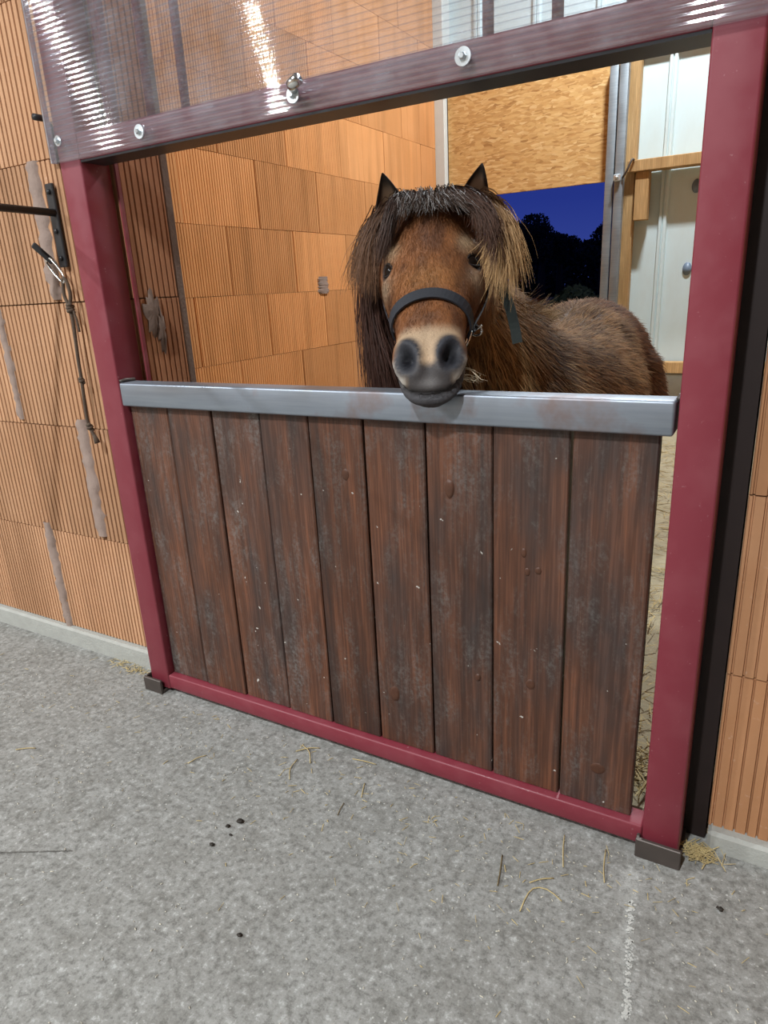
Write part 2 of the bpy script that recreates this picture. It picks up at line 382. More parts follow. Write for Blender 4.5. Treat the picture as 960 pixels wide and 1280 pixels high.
# splash of mortar on the reveal
def blob(name, c, rx, ry, mat, parent, seed, axis='x'):
    r = random.Random(seed); n = 22; V = [(c[0]+0.007, c[1], c[2])]; 
    for ring, (s, h) in enumerate(((0.55, 0.006), (1.0, -0.001))):
        for i in range(n):
            a = 2*math.pi*i/n; k = s*(1+r.uniform(-0.5, 0.35))
            V.append((c[0]+h, c[1]+math.cos(a)*rx*k, c[2]+math.sin(a)*ry*k))
    Fc = [[0, 1+i, 1+(i+1) % n] for i in range(n)]+[[1+i, 1+n+i, 1+n+(i+1) % n, 1+(i+1) % n] for i in range(n)]
    return mesh(name, V, Fc, mat, parent, True)
blob('mortar_splash', (-1.303, 1.185, 0.975), 0.022, 0.050, m_mortar_dark, wf, 4)
blob('mortar_splash', (-1.303, 1.205, 0.935), 0.014, 0.050, m_mortar_dark, wf, 5)
# ---- left wall inside the stall: long blocks in half bond, 4 m deep
XL = -2.37
wi = mesh('wall_left', *box_geo(XL-0.2, XL-0.008, 1.30, 5.2, 0, 3.3), m_joint); tag(wi, 'orange clay block wall inside the stall, long blocks in half bond', kind='structure')
inb = [ribbed_mesh('brick', 0.53, PH+0.0005, 0.03, 0.0172, 0.0042, 0.0032, m_clay_in, ()), ribbed_mesh('brick', 0.53, PH+0.0005, 0.03, 0.0172, 0.0034, 0.0016, m_clay_in, ())]
smooth_b = ribbed_mesh('brick', 0.53, PH+0.0005, 0.03, 0.177, 0.002, 0.0008, m_clay_in)
smooth_h = ribbed_mesh('brick', 0.265, PH+0.0005, 0.03, 0.177, 0.002, 0.0008, m_clay_in)
inhalf = ribbed_mesh('brick', 0.265, PH+0.0005, 0.03, 0.0172, 0.0042, 0.0032, m_clay_in)
zr = [0.052+0.316*k for k in range(-1, 10)]
for k in range(10):
    z = 0.054+0.3155*k
    y = 1.302+(0.32 if k % 2 else 0.05)
    if True:
        h = plane_brick(inhalf, wi, (XL, y-0.265, z), math.pi/2)
    while y < 5.0:
        me = inb[0] if y < 3.0 else (inb[1] if y < 3.6 and random.random() < 0.5 else smooth_b)
        if y+0.53 <= 5.15: plane_brick(me, wi, (XL, y, z), math.pi/2, 0.002)
        y += 0.53
    if k % 2: plane_brick(smooth_h, wi, (XL, 4.802+0.010, z), math.pi/2)
patch(3.47, 0.985, 1.08, 0.11, XL+0.004, wi, 'y', 6)

# ---- back wall: white post, strand board above the doorway, cladding, timbers
YB = 5.11
wp = box('trim_1', -2.372, -2.293, YB-0.06, YB+0.10, 0, 3.3, m_white_post, bevel=0.004); tag(wp, 'white painted steel corner post', kind='structure')
wb_ = D.objects.new('wall_back', None); COL.objects.link(wb_); wb_.location = (-1, YB+0.06, 0); tag(wb_, 'white ribbed sheet wall at the back of the stall', kind='structure')
def clad_panel(x0, x1, z0, z1):
    pr = [(x0, 0.0)]; x = x0+0.215
    while x < x1-0.05:
        pr += [(x-0.030, 0), (x-0.022, -0.020), (x-0.006, -0.022), (x-0.002, -0.013), (x+0.002, -0.013), (x+0.006, -0.022), (x+0.022, -0.020), (x+0.030, 0)]
        x += 0.42
    pr += [(x1, 0.0)]
    n = len(pr); V = []; Fc = []
    for (a, b) in pr: V += [(a, YB+0.06+b, z0), (a, YB+0.06+b, z1), (a, YB+0.10, z0), (a, YB+0.10, z1)]
    for i in range(n-1):
        a = i*4; b = a+4; Fc += [[a, b, b+1, a+1], [a+2, a+3, b+3, b+2], [a+1, b+1, b+3, a+3], [a, a+2, b+2, b]]
    Fc += [[0, 1, 3, 2], [(n-1)*4, (n-1)*4+2, (n-1)*4+3, (n-1)*4+1]]
    return mesh('cladding_panel', V, Fc, m_clad, wb_)
clad_panel(-0.99, 0.02, 0.34, 3.3); clad_panel(0.025, 1.03, 0.34, 3.3); clad_panel(1.035, 2.2, 0.34, 3.3); clad_panel(-2.292, -0.995, 2.42, 3.3)
for x, z in ((-0.545, 2.16), (-0.585, 1.52), (-0.60, 1.02), (-0.58, 2.60)):
    V, Fc = tube_geo([(x, YB+0.052, z), (x, YB+0.061, z)], 0.028, 14); V = [Vector((v[0], v[1], z+(v[2]-z)*1.5)) for v in V]
    mesh('sealing_cap', V, Fc, m_cap, wb_, True)
mesh('trim_2', *box_geo(-1.10, 2.2, YB+0.0, YB+0.12, -0.1, 0.335, 0.004), m_kerb); tag(D.objects['trim_2'], 'grey concrete plinth below the sheet wall', kind='structure')
for i, a in enumerate(((-0.995, 2.2, YB-0.075, YB+0.03, 1.632, 1.700), (-0.96, 2.2, YB-0.045, YB+0.03, 0.345, 0.42), (-1.030, -0.955, YB-0.02, YB+0.055, 0.30, 3.2), (-0.945, -0.86, YB-0.055, YB+0.03, 1.34, 1.632))):
    o = box('trim_%d' % (i+3), *a, m_timber, bevel=0.003)
    tag(o, ('pale timber rail across the white sheet wall, upper one', 'pale timber rail low on the white sheet wall', 'upright pine stud beside the doorway', 'short pine block under the upper timber rail')[i], kind='structure')
box('trim_7', -2.29, 2.2, YB-0.01, YB+0.06, 2.36, 2.43, m_timber, bevel=0.003)['kind'] = 'structure'
ob = box('strand_board', -2.285, -1.030, YB-0.012, YB+0.012, 1.600, 2.40, m_osb, bevel=0.001)
tag(ob, 'rough golden strand board closing the doorway top', 'board')
gd = empty('door_guide', (-1.075, YB-0.06, 0), 'two upright grey galvanised tubes with clamp at right side of doorway', 'door frame')
box('upright_tube', -1.135, -1.080, YB-0.075, YB-0.030, 0.02, 2.26, m_galv, gd, 0.005, 2, True)
box('upright_tube', -1.072, -1.016, YB-0.085, YB-0.030, 0.02, 2.30, m_galv, gd, 0.005, 2, True)
cl = box('clamp', -1.072, -1.030, YB-0.112, YB-0.076, 1.585, 1.625, m_zinc, gd, 0.004)
tube('clamp_bolt', [(-1.05, YB-0.135, 1.605), (-1.05, YB-0.108, 1.605)], 0.010, m_zinc, cl, 8)
tube('hook', spline([(-1.02, YB-0.09, 1.60), (-0.99, YB-0.11, 1.64), (-0.965, YB-0.10, 1.70), (-0.955, YB-0.08, 1.70)], 10), 0.007, m_iron, gd, 6)

wr_ = mesh('wall_right', *box_geo(2.2, 2.35, 1.30, 5.2, 0, 3.3), m_clay_in); tag(wr_, kind='structure')
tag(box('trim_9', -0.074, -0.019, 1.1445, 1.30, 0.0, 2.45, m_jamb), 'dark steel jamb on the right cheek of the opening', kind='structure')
# red angle strip inside the opening
tag(box('trim_8', -1.3065, -1.301, 1.140, 1.149, 0.0, 2.45, m_red_dull), 'thin red steel angle on the left cheek of the opening', kind='structure')

# ================================================================== OUTSIDE
def tree(x, y, h, r, seed, label, flat=0.75):
    rr = random.Random(seed); t = empty('field_tree', (x, y, -0.1), label, 'tree')
    tube('trunk', [(x, y, -0.12), (x+rr.uniform(-.1, .1), y, h*0.35), (x+rr.uniform(-.2, .2), y, h*0.7)], [0.22, 0.17, 0.08], m_bark, t, 8)
    V = []; Fc = []
    cl_ = [(rr.gauss(0, 0.45), rr.gauss(0, 0.45), rr.uniform(-0.75, 0.75), rr.uniform(0.35, 0.55)) for _ in range(16)]
    for i in range(6000):
        a = rr.choice(cl_); d = Vector((rr.gauss(0, 1), rr.gauss(0, 1), rr.gauss(0, 1))).normalized()*(rr.random()**0.3)
        p = Vector((x+(a[0]+d.x*a[3])*r, y+(a[1]+d.y*a[3])*r, h-r*flat*1.15+(a[2]*0.8+d.z*a[3])*r*flat))
        u = Vector((rr.gauss(0, 1), rr.gauss(0, 1), rr.gauss(0, 1))).normalized(); w = u.orthogonal().normalized(); s = 0.075*r**0.5
        n = len(V); V += [p-u*s, p+w*s*.6, p+u*s, p-w*s*.6]; Fc.append([n, n+1, n+2, n+3])
    fo = mesh('foliage', V, Fc, m_leaf, t); fo['kind'] = 'stuff'
def bush(name, x, y, h, rx, ry, seed, label, nl=5000):
    rr = random.Random(seed); V = []; Fc = []
    for i in range(nl):
        d = Vector((rr.gauss(0, 1), rr.gauss(0, 1), abs(rr.gauss(0, 1)))).normalized()*(rr.random()**0.25)
        p = Vector((x+d.x*rx, y+d.y*ry, -0.1+d.z*h*(1+0.14*math.sin(x*3+d.x*rx*1.7)))); u = Vector((rr.gauss(0, 1), rr.gauss(0, 1), rr.gauss(0, 1))).normalized(); w = u.orthogonal().normalized(); s = 0.05*h**0.6+(0.02 if rx < 3 else 0.10)
        n = len(V); V += [p-u*s, p+w*s*.6, p+u*s, p-w*s*.6]; Fc.append([n, n+1, n+2, n+3])
    o = mesh(name, V, Fc, m_leaf); tag(o, label, 'hedge' if rx > 3 else 'bush'); return o
tree(-13.3, 38.5, 4.15, 1.05, 11, 'dark round tree in the dusk field nearest the pony mane', 0.95)
tree(-10.9, 35.5, 4.15, 1.05, 12, 'tallest dark round tree in the dusk field, middle of the group', 1.0)
tree(-10.9, 38.8, 3.40, 0.85, 16, 'smaller dark tree tucked at the right of the tallest one', 0.9)
tree(-8.0, 36, 3.6, 1.2, 13, 'dark tree in the field nearest the grey tubes', 0.8)
bush('field_hedge', -13, 46, 2.9, 18, 1.2, 14, 'low dark hedge line behind the field trees', 16000)
bush('near_bush', -2.50, 9.6, 1.12, 0.50, 0.5, 15, 'dark rounded bush just outside the doorway', 9000)

# ================================================================== SLIDING DOOR
YG = 1.06
door = empty('stall_door', (-0.72, 1.09, 0), 'wine-red steel stall door with brown plank lower half and clear sheet above', 'stall door')
def rt(name, *a, mat=m_red, parent=door, bevel=0.004, **k): return box(name, *a, mat, parent, bevel, 2, True)
rt('post', -1.378, -1.311, YG, YG+0.075, 0.012, 2.32)
rt('post', -0.118, -0.056, YG, YG+0.075, 0.012, 2.32)
rt('bottom_rail', -1.311, -0.118, YG, YG+0.045, 0.016, 0.056)
rt('cross_beam', -1.311, -0.118, YG, YG+0.075, 1.283, 1.334)
rt('top_beam', -1.311, -0.118, YG, YG+0.075, 2.27, 2.32)
rail = box('grey_rail', -1.3085, -0.1225, YG-0.001, YG+0.050, 0.770, 0.823, m_rail, door, 0.0045, 3, True); rail['label'] = 'bare grey steel tube rail on top of the planks'
for s in (-1.309, -0.119):
    tube('weld', [(s+0.001*0, YG+0.004, 0.826), (s, YG+0.02, 0.828), (s, YG+0.046, 0.826)], 0.0042, m_iron, door, 6)
box('shade_strip', -1.311, -0.118, YG+0.002, YG+0.062, 1.2795, 1.2835, m_black, door)  # added black strip standing in for the shade under the beam
# nine planks
xs = [-1.308, -1.186, -1.055, -0.921, -0.797, -0.670, -0.540, -0.410, -0.275, -0.141]
for i in range(9):
    a, b = xs[i], xs[i+1]; r = random.Random(i); y0 = YG+0.017+r.uniform(-0.0015, 0.0015)
    V, Fc = box_geo(a+0.0018, b-0.0018, y0, y0+0.024, 0.056, 0.770, 0.0022, 1)
    o = mesh('plank', V, Fc, m_plank, door)
    o.rotation_euler = (0, r.uniform(-0.0012, 0.0012), 0)
def knot(x, z, rx, rz, seed):
    r = random.Random(seed); n = 18; V = [(x, YG+0.0150, z)]
    for s, d in ((0.5, 0.0148), (0.8, 0.0156), (1.0, 0.0185)):
        for i in range(n):
            a = 2*math.pi*i/n; q = s*(1+r.uniform(-.08, .08)); V.append((x+math.cos(a)*rx*q, YG+d, z+math.sin(a)*rz*q))
    Fc = [[0, 1+(i+1) % n, 1+i] for i in range(n)]
    for k in range(2): Fc += [[1+k*n+i, 1+k*n+(i+1) % n, 1+(k+1)*n+(i+1) % n, 1+(k+1)*n+i] for i in range(n)]
    o = mesh('knot', V, Fc, m_knot, door, True); return o
for i, (x, z, a, b) in enumerate(((-0.493, 0.648, .010, .019), (-0.325, 0.515, .007, .008), (-0.345, 0.51, .006, .009), (-0.335, 0.283, .010, .012), (-0.352, 0.545, .006, .010), (-0.630, 0.18, .013, .020), (-0.716, 0.655, .010, .014), (-0.205, 0.140, .016, .014), (-0.44, 0.27, .006, .008))):
    knot(x, z, a, b, i)
# grille bars above the beam
for x in (-1.232, -1.130, -1.036, -0.426, -0.323, -0.222):
    tube('grille_bar', [(x, YG+0.040, 1.33), (x, YG+0.040, 2.275)], 0.0085, m_red_dull, door, 12)
# twin-wall polycarbonate sheet: fluted front skin, webs, rear skin
SX0, SX1, SZ0, SZ1 = -1.382, -0.052, 1.284, 2.30
p = 0.0095; n = int((SZ1-SZ0)/p); sub = 12; V = []; Fc = []
for i in range(n*sub+1):
    z = SZ0+i*p/sub; ph = (i % sub)/sub; y = YG-0.0125-0.00105*(0.5-0.5*math.cos(2*math.pi*ph))
    V += [(SX0, y, z), (SX1, y, z)]
    if i: a = 2*i-2; Fc.append([a, a+1, a+3, a+2])
sheet = mesh('clear_sheet', V, Fc, m_sheet, door, True); sheet['label'] = 'clear fluted plastic sheet screwed over the upper half'
V = []; Fc = []
for i in range(n+1):
    z = SZ0+i*p; a = len(V); V += [(SX0, YG-0.0115, z), (SX1, YG-0.0115, z), (SX1, YG-0.0045, z+0.0004), (SX0, YG-0.0045, z+0.0004)]; Fc.append([a, a+1, a+2, a+3])
w_ = mesh('web', V, Fc, m_sheet_web, sheet); w_['kind'] = 'stuff'
mesh('rear_skin', [(SX0, YG-0.0035, SZ0), (SX1, YG-0.0035, SZ0), (SX1, YG-0.0035, SZ1), (SX0, YG-0.0035, SZ1)], [[0, 1, 2, 3]], m_sheet, sheet)
box('edge_strip', SX0-0.004, SX0, YG-0.0140, YG-0.002, SZ0, SZ1, m_sheet_edge, sheet)
box('edge_strip', SX1, SX1+0.003, YG-0.0140, YG-0.002, SZ0, SZ1, m_sheet_edge, sheet)
def screw(x, z, r=0.0125):
    V, Fc = tube_geo([(x, YG-0.0165, z), (x, YG-0.0135, z)], [r, r], 20)
    w = mesh('washer', V, Fc, m_zinc, door, False)
    V, Fc = tube_geo([(x, YG-0.0225, z), (x, YG-0.020, z), (x, YG-0.0165, z)], [0.0035, 0.0055, 0.006], 6)
    mesh('screw_head', V, Fc, m_zinc, w)
for x, z in ((-1.349, 1.322), (-1.111, 1.306), (-0.443, 1.309), (-0.746, 1.309)): screw(x, z, 0.0125 if x > -1.3 else 0.010)
# shoot bolt stub beside the middle washer
tube('bolt_stub', [(-0.742, YG-0.018, 1.316), (-0.732, YG-0.036, 1.318), (-0.716, YG-0.040, 1.322)], [0.0075, 0.0095, 0.0095], m_chrome, door, 12)
# floor guides
def guide(x0, x1, label):
    t = empty('floor_guide', ((x0+x1)/2, 1.05, 0), label, 'bracket', 'floor guides of the sliding door')
    box('front_plate', x0, x1, YG-0.016, YG-0.008, 0.0, 0.040, m_iron, t, 0.0015)
    box('side_plate', x0, x0+0.006, YG-0.008, YG+0.085, 0.0, 0.040, m_iron, t, 0.0015)
    box('base_plate', x0+0.006, x1, YG-0.008, YG+0.085, 0.0, 0.010, m_iron, t, 0.0015)
guide(-1.392, -1.328, 'dark steel floor bracket at the foot of the left red post')
guide(-0.126, -0.050, 'dark steel floor bracket at the foot of the right red post')

# ================================================================== WALL BRACKET, ROPE
br = empty('wall_bracket', (-1.517, 1.13, 1.07), 'black steel strip with long rod bolted to block wall left of the red post', 'bracket')
YP = YW-0.012
box('strip', -1.532, -1.505, YP-0.006, YP+0.002, 1.085, 1.268, m_black, br, 0.002)
tube('rod', [(-1.514, YP-0.004, 1.205), (-1.514, 0.75, 1.213), (-1.514, 0.36, 1.222)], 0.0085, m_black, br, 12)
for z in (1.25, 1.165, 1.105): tube('bolt', [(-1.518, YP-0.011, z), (-1.518, YP-0.005, z)], 0.006, m_black, br, 6)
V, Fc = box_geo(-0.009, 0.009, -0.004, 0.004, -0.028, 0.028, 0.003); Rt = Matrix.Rotation(-0.55, 3, 'Y') @ Matrix.Rotation(0.5, 3, 'X')
mesh('tongue', [Rt @ Vector(v)+Vector((-1.553, YP-0.028, 1.118)) for v in V], Fc, m_black, br)
pinb = empty('pin_bracket', (-1.485, 1.13, 1.30), 'small black pin bracket by the edge of the clear sheet', 'bracket')
box('strip', -1.493, -1.472, YP-0.006, YP+0.002, 1.305, 1.385, m_black, pinb, 0.002)
tube('pin', [(-1.483, YP-0.004, 1.395), (-1.485, YP-0.035, 1.395)], 0.007, m_black, pinb, 8)
sn = empty('lead_rope', (-1.51, 1.12, 0.66), 'knotted brown rope with silver snap hook hanging beside the red post', 'rope')
YR = 1.112
def rp(x, z, y=YR): return (x, y, z)
hook = tube('snap_hook', spline([rp(-1.548, 1.106), rp(-1.556, 1.098), rp(-1.543, 1.080), rp(-1.520, 1.058), rp(-1.507, 1.050), rp(-1.501, 1.060), rp(-1.513, 1.080), rp(-1.532, 1.100), rp(-1.545, 1.108), rp(-1.548, 1.106)], 40), 0.0033, m_chrome, sn, 8)
tube('loop', spline([rp(-1.503, 0.998), rp(-1.513, 1.02), rp(-1.509, 1.052), rp(-1.502, 1.06), rp(-1.493, 1.045), rp(-1.491, 1.02), rp(-1.499, 0.998)], 24), 0.0042, m_rope, sn, 8)
main = [rp(-1.501, 0.995), rp(-1.499, 0.96), rp(-1.503, 0.91), rp(-1.507, 0.86), rp(-1.508, 0.82), rp(-1.513, 0.76), rp(-1.514, 0.71), rp(-1.498, 0.675)]
tube('rope', spline(main, 50), 0.0042, m_rope, sn, 8)
tube('frayed_end', [rp(-1.500, 0.680), rp(-1.492, 0.660)], [0.0045, 0.0075], m_rope, sn, 8)
tube('rope_tail', spline([rp(-1.490, 0.985), rp(-1.484, 0.96), rp(-1.482, 0.935)], 10), 0.003, m_rope, sn, 6)
def rknot(c, r, turns, parent=sn):
    pts = [Vector(c)+Vector((math.cos(t*6.28)*r*(0.9+0.2*math.sin(t*9)), math.sin(t*6.28)*r*0.8, (t/turns-0.5)*r*2.6)) for t in np.linspace(0, turns, turns*10)]
    tube('knot', pts, 0.0045, m_rope, parent, 6)
rknot(rp(-1.500, 0.990), 0.0075, 3); rknot(rp(-1.508, 0.818), 0.0045, 2); rknot(rp(-1.510, 0.700), 0.006, 2)

# ================================================================== PONY
HB = np.array([[0.9352995236751181, 0.21757391973321022, 0.27906341656516703], [0.3495368840436939, -0.6909167847580162, -0.6328174801889329], [0.05512501887639277, 0.6894168448707731, -0.7222642496360355]])
HO = np.array([-0.6016, 1.2478, 1.1630]); HS = 0.950
def H2W(p): return HO + (np.asarray(p, float)*HS) @ HB.T          # head space (side, front, down the face) to world
def W2H(p): return ((np.asarray(p, float)-HO) @ HB)/HS
def smooth(e0, e1, x): t = np.clip((x-e0)/(e1-e0), 0, 1); return t*t*(3-2*t)
def loft(rings):
    n = len(rings[0]); V = [p for r in rings for p in r]; Fc = []
    for i in range(len(rings)-1):
        for k in range(n): Fc.append([i*n+k, i*n+(k+1) % n, (i+1)*n+(k+1) % n, (i+1)*n+k])
    Fc.append(list(range(n))[::-1]); Fc.append([(len(rings)-1)*n+k for k in range(n)])
    return [tuple(map(float, v)) for v in V], Fc
def interp_rows(rows, m):
    rows = np.array(rows, float); t = np.linspace(0, len(rows)-1, m); out = []
    for s in t:
        k = min(int(s), len(rows)-2); u = s-k
        a, b, c, d = rows[max(k-1, 0)], rows[k], rows[k+1], rows[min(k+2, len(rows)-1)]
        out.append(0.5*((2*b)+(c-a)*u+(2*a-5*b+4*c-d)*u*u+(3*b-a-3*c+d)*u**3))
    return out
def head_geo():
    rows = [(-.045, -.045, -.115, .030), (-.030, -.022, -.13, .055), (0, .000, -.155, .080), (.05, .007, -.18, .098), (.10, .007, -.20, .103), (.145, .003, -.207, .106),
            (.19, -.001, -.192, .097), (.24, -.004, -.155, .083), (.285, -.004, -.128, .069), (.325, -.003, -.112, .063), (.365, -.004, -.100, .064), (.40, -.012, -.096, .060), (.428, -.028, -.093, .050), (.446, -.045, -.086, .034), (.452, -.058, -.076, .018)]
    R = []
    for a, nt, nb, W in interp_rows(rows, 46):
        c = (nt+nb)/2+(nt-nb)*0.10; ring = []
        for k in range(40):
            t = 2*math.pi*k/40; cx, sy = math.cos(t), math.sin(t); p = (0.80+0.20*float(1-smooth(.19, .26, a))) if sy > 0 else 0.92
            x = W*math.copysign(abs(cx)**p, cx); h = (nt-c) if sy > 0 else (c-nb)
            y = c+h*math.copysign(abs(sy)**p, sy)
            if sy < 0: x *= 1-0.38*(-sy)**1.5*smooth(0.10, 0.35, a)*1.0-0.12*(-sy)
            ring.append(H2W((x, y, a)))
        R.append(ring)
    return loft(R)
def body_geo():
    rows = [(1.40, .70, .05, .07, .08), (1.45, .70, .13, .15, .16), (1.54, .69, .175, .19, .235), (1.64, .68, .195, .222, .26), (1.76, .66, .215, .225, .26), (1.95, .645, .252, .222, .265), (2.10, .65, .248, .228, .25), (2.24, .67, .222, .243, .22),
            (2.38, .69, .225, .238, .20), (2.47, .69, .200, .215, .20), (2.54, .69, .150, .165, .17), (2.58, .69, .07, .09, .10)]
    R = []
    for y, zc, hw, ht, hb in interp_rows(rows, 40):
        ring = []
        for k in range(40):
            t = 2*math.pi*k/40; cx, sy = math.cos(t), math.sin(t)
            x = hw*math.copysign(abs(cx)**0.9, cx); z = zc+(ht*math.copysign(abs(sy)**(1.06), sy) if sy > 0 else hb*sy)
            ring.append((-.575+x, y, z))
        R.append(ring)
    return loft(R)
def neck_geo():
    rows = [(-.615, 1.27, 1.065, .060, .085), (-.612, 1.33, 1.010, .070, .115), (-.60, 1.41, .930, .092, .140), (-.585, 1.50, .850, .125, .165), (-.578, 1.60, .770, .155, .190), (-.575, 1.70, .700, .170, .200)]
    R = []
    for x, y, z, a, b in interp_rows(rows, 20):
        ring = []
        for k in range(32):
            t = 2*math.pi*k/32; v = b*math.sin(t); u = a*math.cos(t)*(1-0.18*math.sin(t)); ring.append((x+u, y+v*0.66, z+v*0.75))
        R.append(ring)
    return loft(R)
parts = [head_geo(), body_geo(), neck_geo()]
for sx in (-1, 1):
    x = -.575+sx*.115
    parts.append(tube_geo([(x-sx*.02, 1.56, .66), (x, 1.545, .52), (x, 1.54, .40), (x, 1.545, .285), (x, 1.55, .255), (x, 1.55, .21), (x, 1.55, .13), (x, 1.545, .095), (x, 1.525, .055), (x, 1.515, .02)], [.10, .082, .056, .037, .036, .025, .023, .029, .027, .034], 16))
    x = -.575+sx*.125
    parts.append(tube_geo([(x-sx*.06, 2.38, .80), (x-sx*.02, 2.36, .69), (x+sx*.01, 2.36, .58), (x, 2.33, .47), (x, 2.38, .385), (x, 2.45, .325), (x, 2.46, .295), (x, 2.435, .22), (x, 2.42, .13), (x, 2.415, .095), (x, 2.395, .055), (x, 2.385, .02)], [.10, .150, .145, .095, .055, .036, .036, .025, .024, .029, .027, .034], 16))
V, Fc = join(*parts)
tmp = D.meshes.new('tmp'); tmp.from_pydata([tuple(v) for v in V], [], Fc); tmp.update()
to = D.objects.new('tmp', tmp); COL.objects.link(to)
md = to.modifiers.new('r', 'REMESH'); md.mode = 'VOXEL'; md.voxel_size = 0.0062; md.adaptivity = 0
sm_ = to.modifiers.new('s', 'SMOOTH'); sm_.factor = 0.5; sm_.iterations = 9
dg = bpy.context.evaluated_depsgraph_get()
me = D.meshes.new_from_object(to.evaluated_get(dg), depsgraph=dg)
D.objects.remove(to); D.meshes.remove(tmp)
nv = len(me.vertices); co = np.empty(nv*3); me.vertices.foreach_get('co', co); co = co.reshape(-1, 3)
no = np.empty(nv*3); me.vertex_normals.foreach_get('vector', no); no = no.reshape(-1, 3)
h = W2H(co)
def g3(c, s): return np.exp(-(((h-np.array(c))/np.array(s))**2).sum(1))
disp = np.zeros(nv); headm = (h[:, 1] > -.24) & (h[:, 2] > -.06) & (h[:, 2] < .48) & (np.abs(h[:, 0]) < .14)
for s in (-1, 1):
    disp += .0075*g3((s*.080, -.022, .128), (.022, .020, .016))                       # brow
    disp += .0035*g3((s*.085, -.050, .186), (.02, .02, .018))                        # below the eye
    disp -= .0060*g3((s*.087, -.034, .156), (.016, .015, .015))
    disp -= .0060*g3((s*.070, -.050, .235), (.02, .022, .030))
    disp += .0040*g3((s*.075, -.075, .225), (.02, .012, .05))                        # facial crest
    # nostril: comma shaped hollow with raised rim
    q = h-np.array((s*.0385, -.016, .385)); ang = s*0.42; x_ = q[:, 0]*math.cos(ang)+q[:, 2]*math.sin(ang); z_ = -q[:, 0]*math.sin(ang)+q[:, 2]*math.cos(ang)
    e2 = (x_/.0105)**2+(z_/.0185)**2; nearf = np.exp(-(q[:, 1]/.03)**2)
    disp += nearf*(-.026*np.exp(-e2)+.0065*np.exp(-((np.sqrt(e2)-1.75)/.6)**2))
disp -= .004*g3((0, 0, .385), (.010, .03, .04))
mo = smooth(.345, .385, h[:, 2])*(h[:, 1] < -.03)
disp += mo*(-.0075*np.exp(-((h[:, 1]+.045)/.0040)**2)+.0030*np.exp(-((h[:, 1]+.058)/.008)**2)+.0015*np.exp(-((h[:, 1]+.034)/.006)**2))
disp *= headm
# muscle and bone forms on the trunk
disp += .010*np.exp(-((co[:, 1]-2.20)/.05)**2-((co[:, 2]-.84)/.06)**2)-.012*np.exp(-((co[:, 1]-2.27)/.04)**2-((co[:, 2]-.72)/.10)**2-((np.abs(co[:, 0]+.575)-.22)/.06)**2)
disp += .010*np.exp(-((co[:, 1]-1.56)/.05)**2-((co[:, 2]-.66)/.14)**2)*(h[:, 1] < -.2)
co2 = co+no*disp[:, None]; me.vertices.foreach_set('co', co2.ravel()); me.update()
# ears, grown from the poll
def ear(base, tip, fwd, side, wid):
    b = np.array(base); t = np.array(tip); up = t-b; Hh = np.linalg.norm(up); up /= Hh; fwd = np.array(fwd, float); fwd -= fwd@up*up; fwd /= np.linalg.norm(fwd); sd = np.cross(up, fwd)
    V = []; Fc = []; nu, nvv = 15, 15
    for th in (0, 1):
        for j in range(nvv):
            v = j/(nvv-1); w = wid*(math.sin(math.pi*min(1, (v*0.80+0.20)))**0.75)*(1-0.12*v) if v < 1 else 0.0008
            w *= 1.0
            for i in range(nu):
                u = -1+2*i/(nu-1); a = u*(1.30-0.60*v); r = w
                p = b+up*Hh*(v-0.12*(1-v))+sd*(math.sin(a)*r)-fwd*(math.cos(a)*r*0.75-0.3*r)+sd*(-side*0.006*math.sin(v*math.pi))
                if th: nrm = (sd*math.sin(a)-fwd*math.cos(a)); p = p+nrm*(0.0045*(1-v*0.6))
                V.append(p)
    N = nu*nvv
    for j in range(nvv-1):
        for i in range(nu-1):
            a = j*nu+i; Fc.append([a, a+1, a+nu+1, a+nu]); Fc.append([a+N, a+nu+N, a+nu+1+N, a+1+N])
    for j in range(nvv-1):
        for i in (0, nu-1):
            a = j*nu+i; q = [a, a+nu, a+nu+N, a+N]; Fc.append(q if i == 0 else q[::-1])
    for i in range(nu-1): a = (nvv-1)*nu+i; Fc.append([a, a+1, a+1+N, a+N])
    return V, Fc, N
bm = bmesh.new(); bm.from_mesh(me); nbody = len(bm.verts)
ears = [ear((-.705, 1.275, 1.125), (-.711, 1.272, 1.212), (.35, -.93, .1), -1, .0300), ear((-.525, 1.285, 1.125), (-.512, 1.290, 1.207), (.10, -1, .1), 1, .0310)]
ear_in = []
for V, Fc, N in ears:
    n0 = len(bm.verts); vs = [bm.verts.new(Vector(v)) for v in V]
    for f in Fc: bm.faces.new([vs[i] for i in f])
    ear_in.append((n0, N))
bm.to_mesh(me); bm.free(); me.name = 'pony'
nv = len(me.vertices); co = np.empty(nv*3); me.vertices.foreach_get('co', co); co = co.reshape(-1, 3)

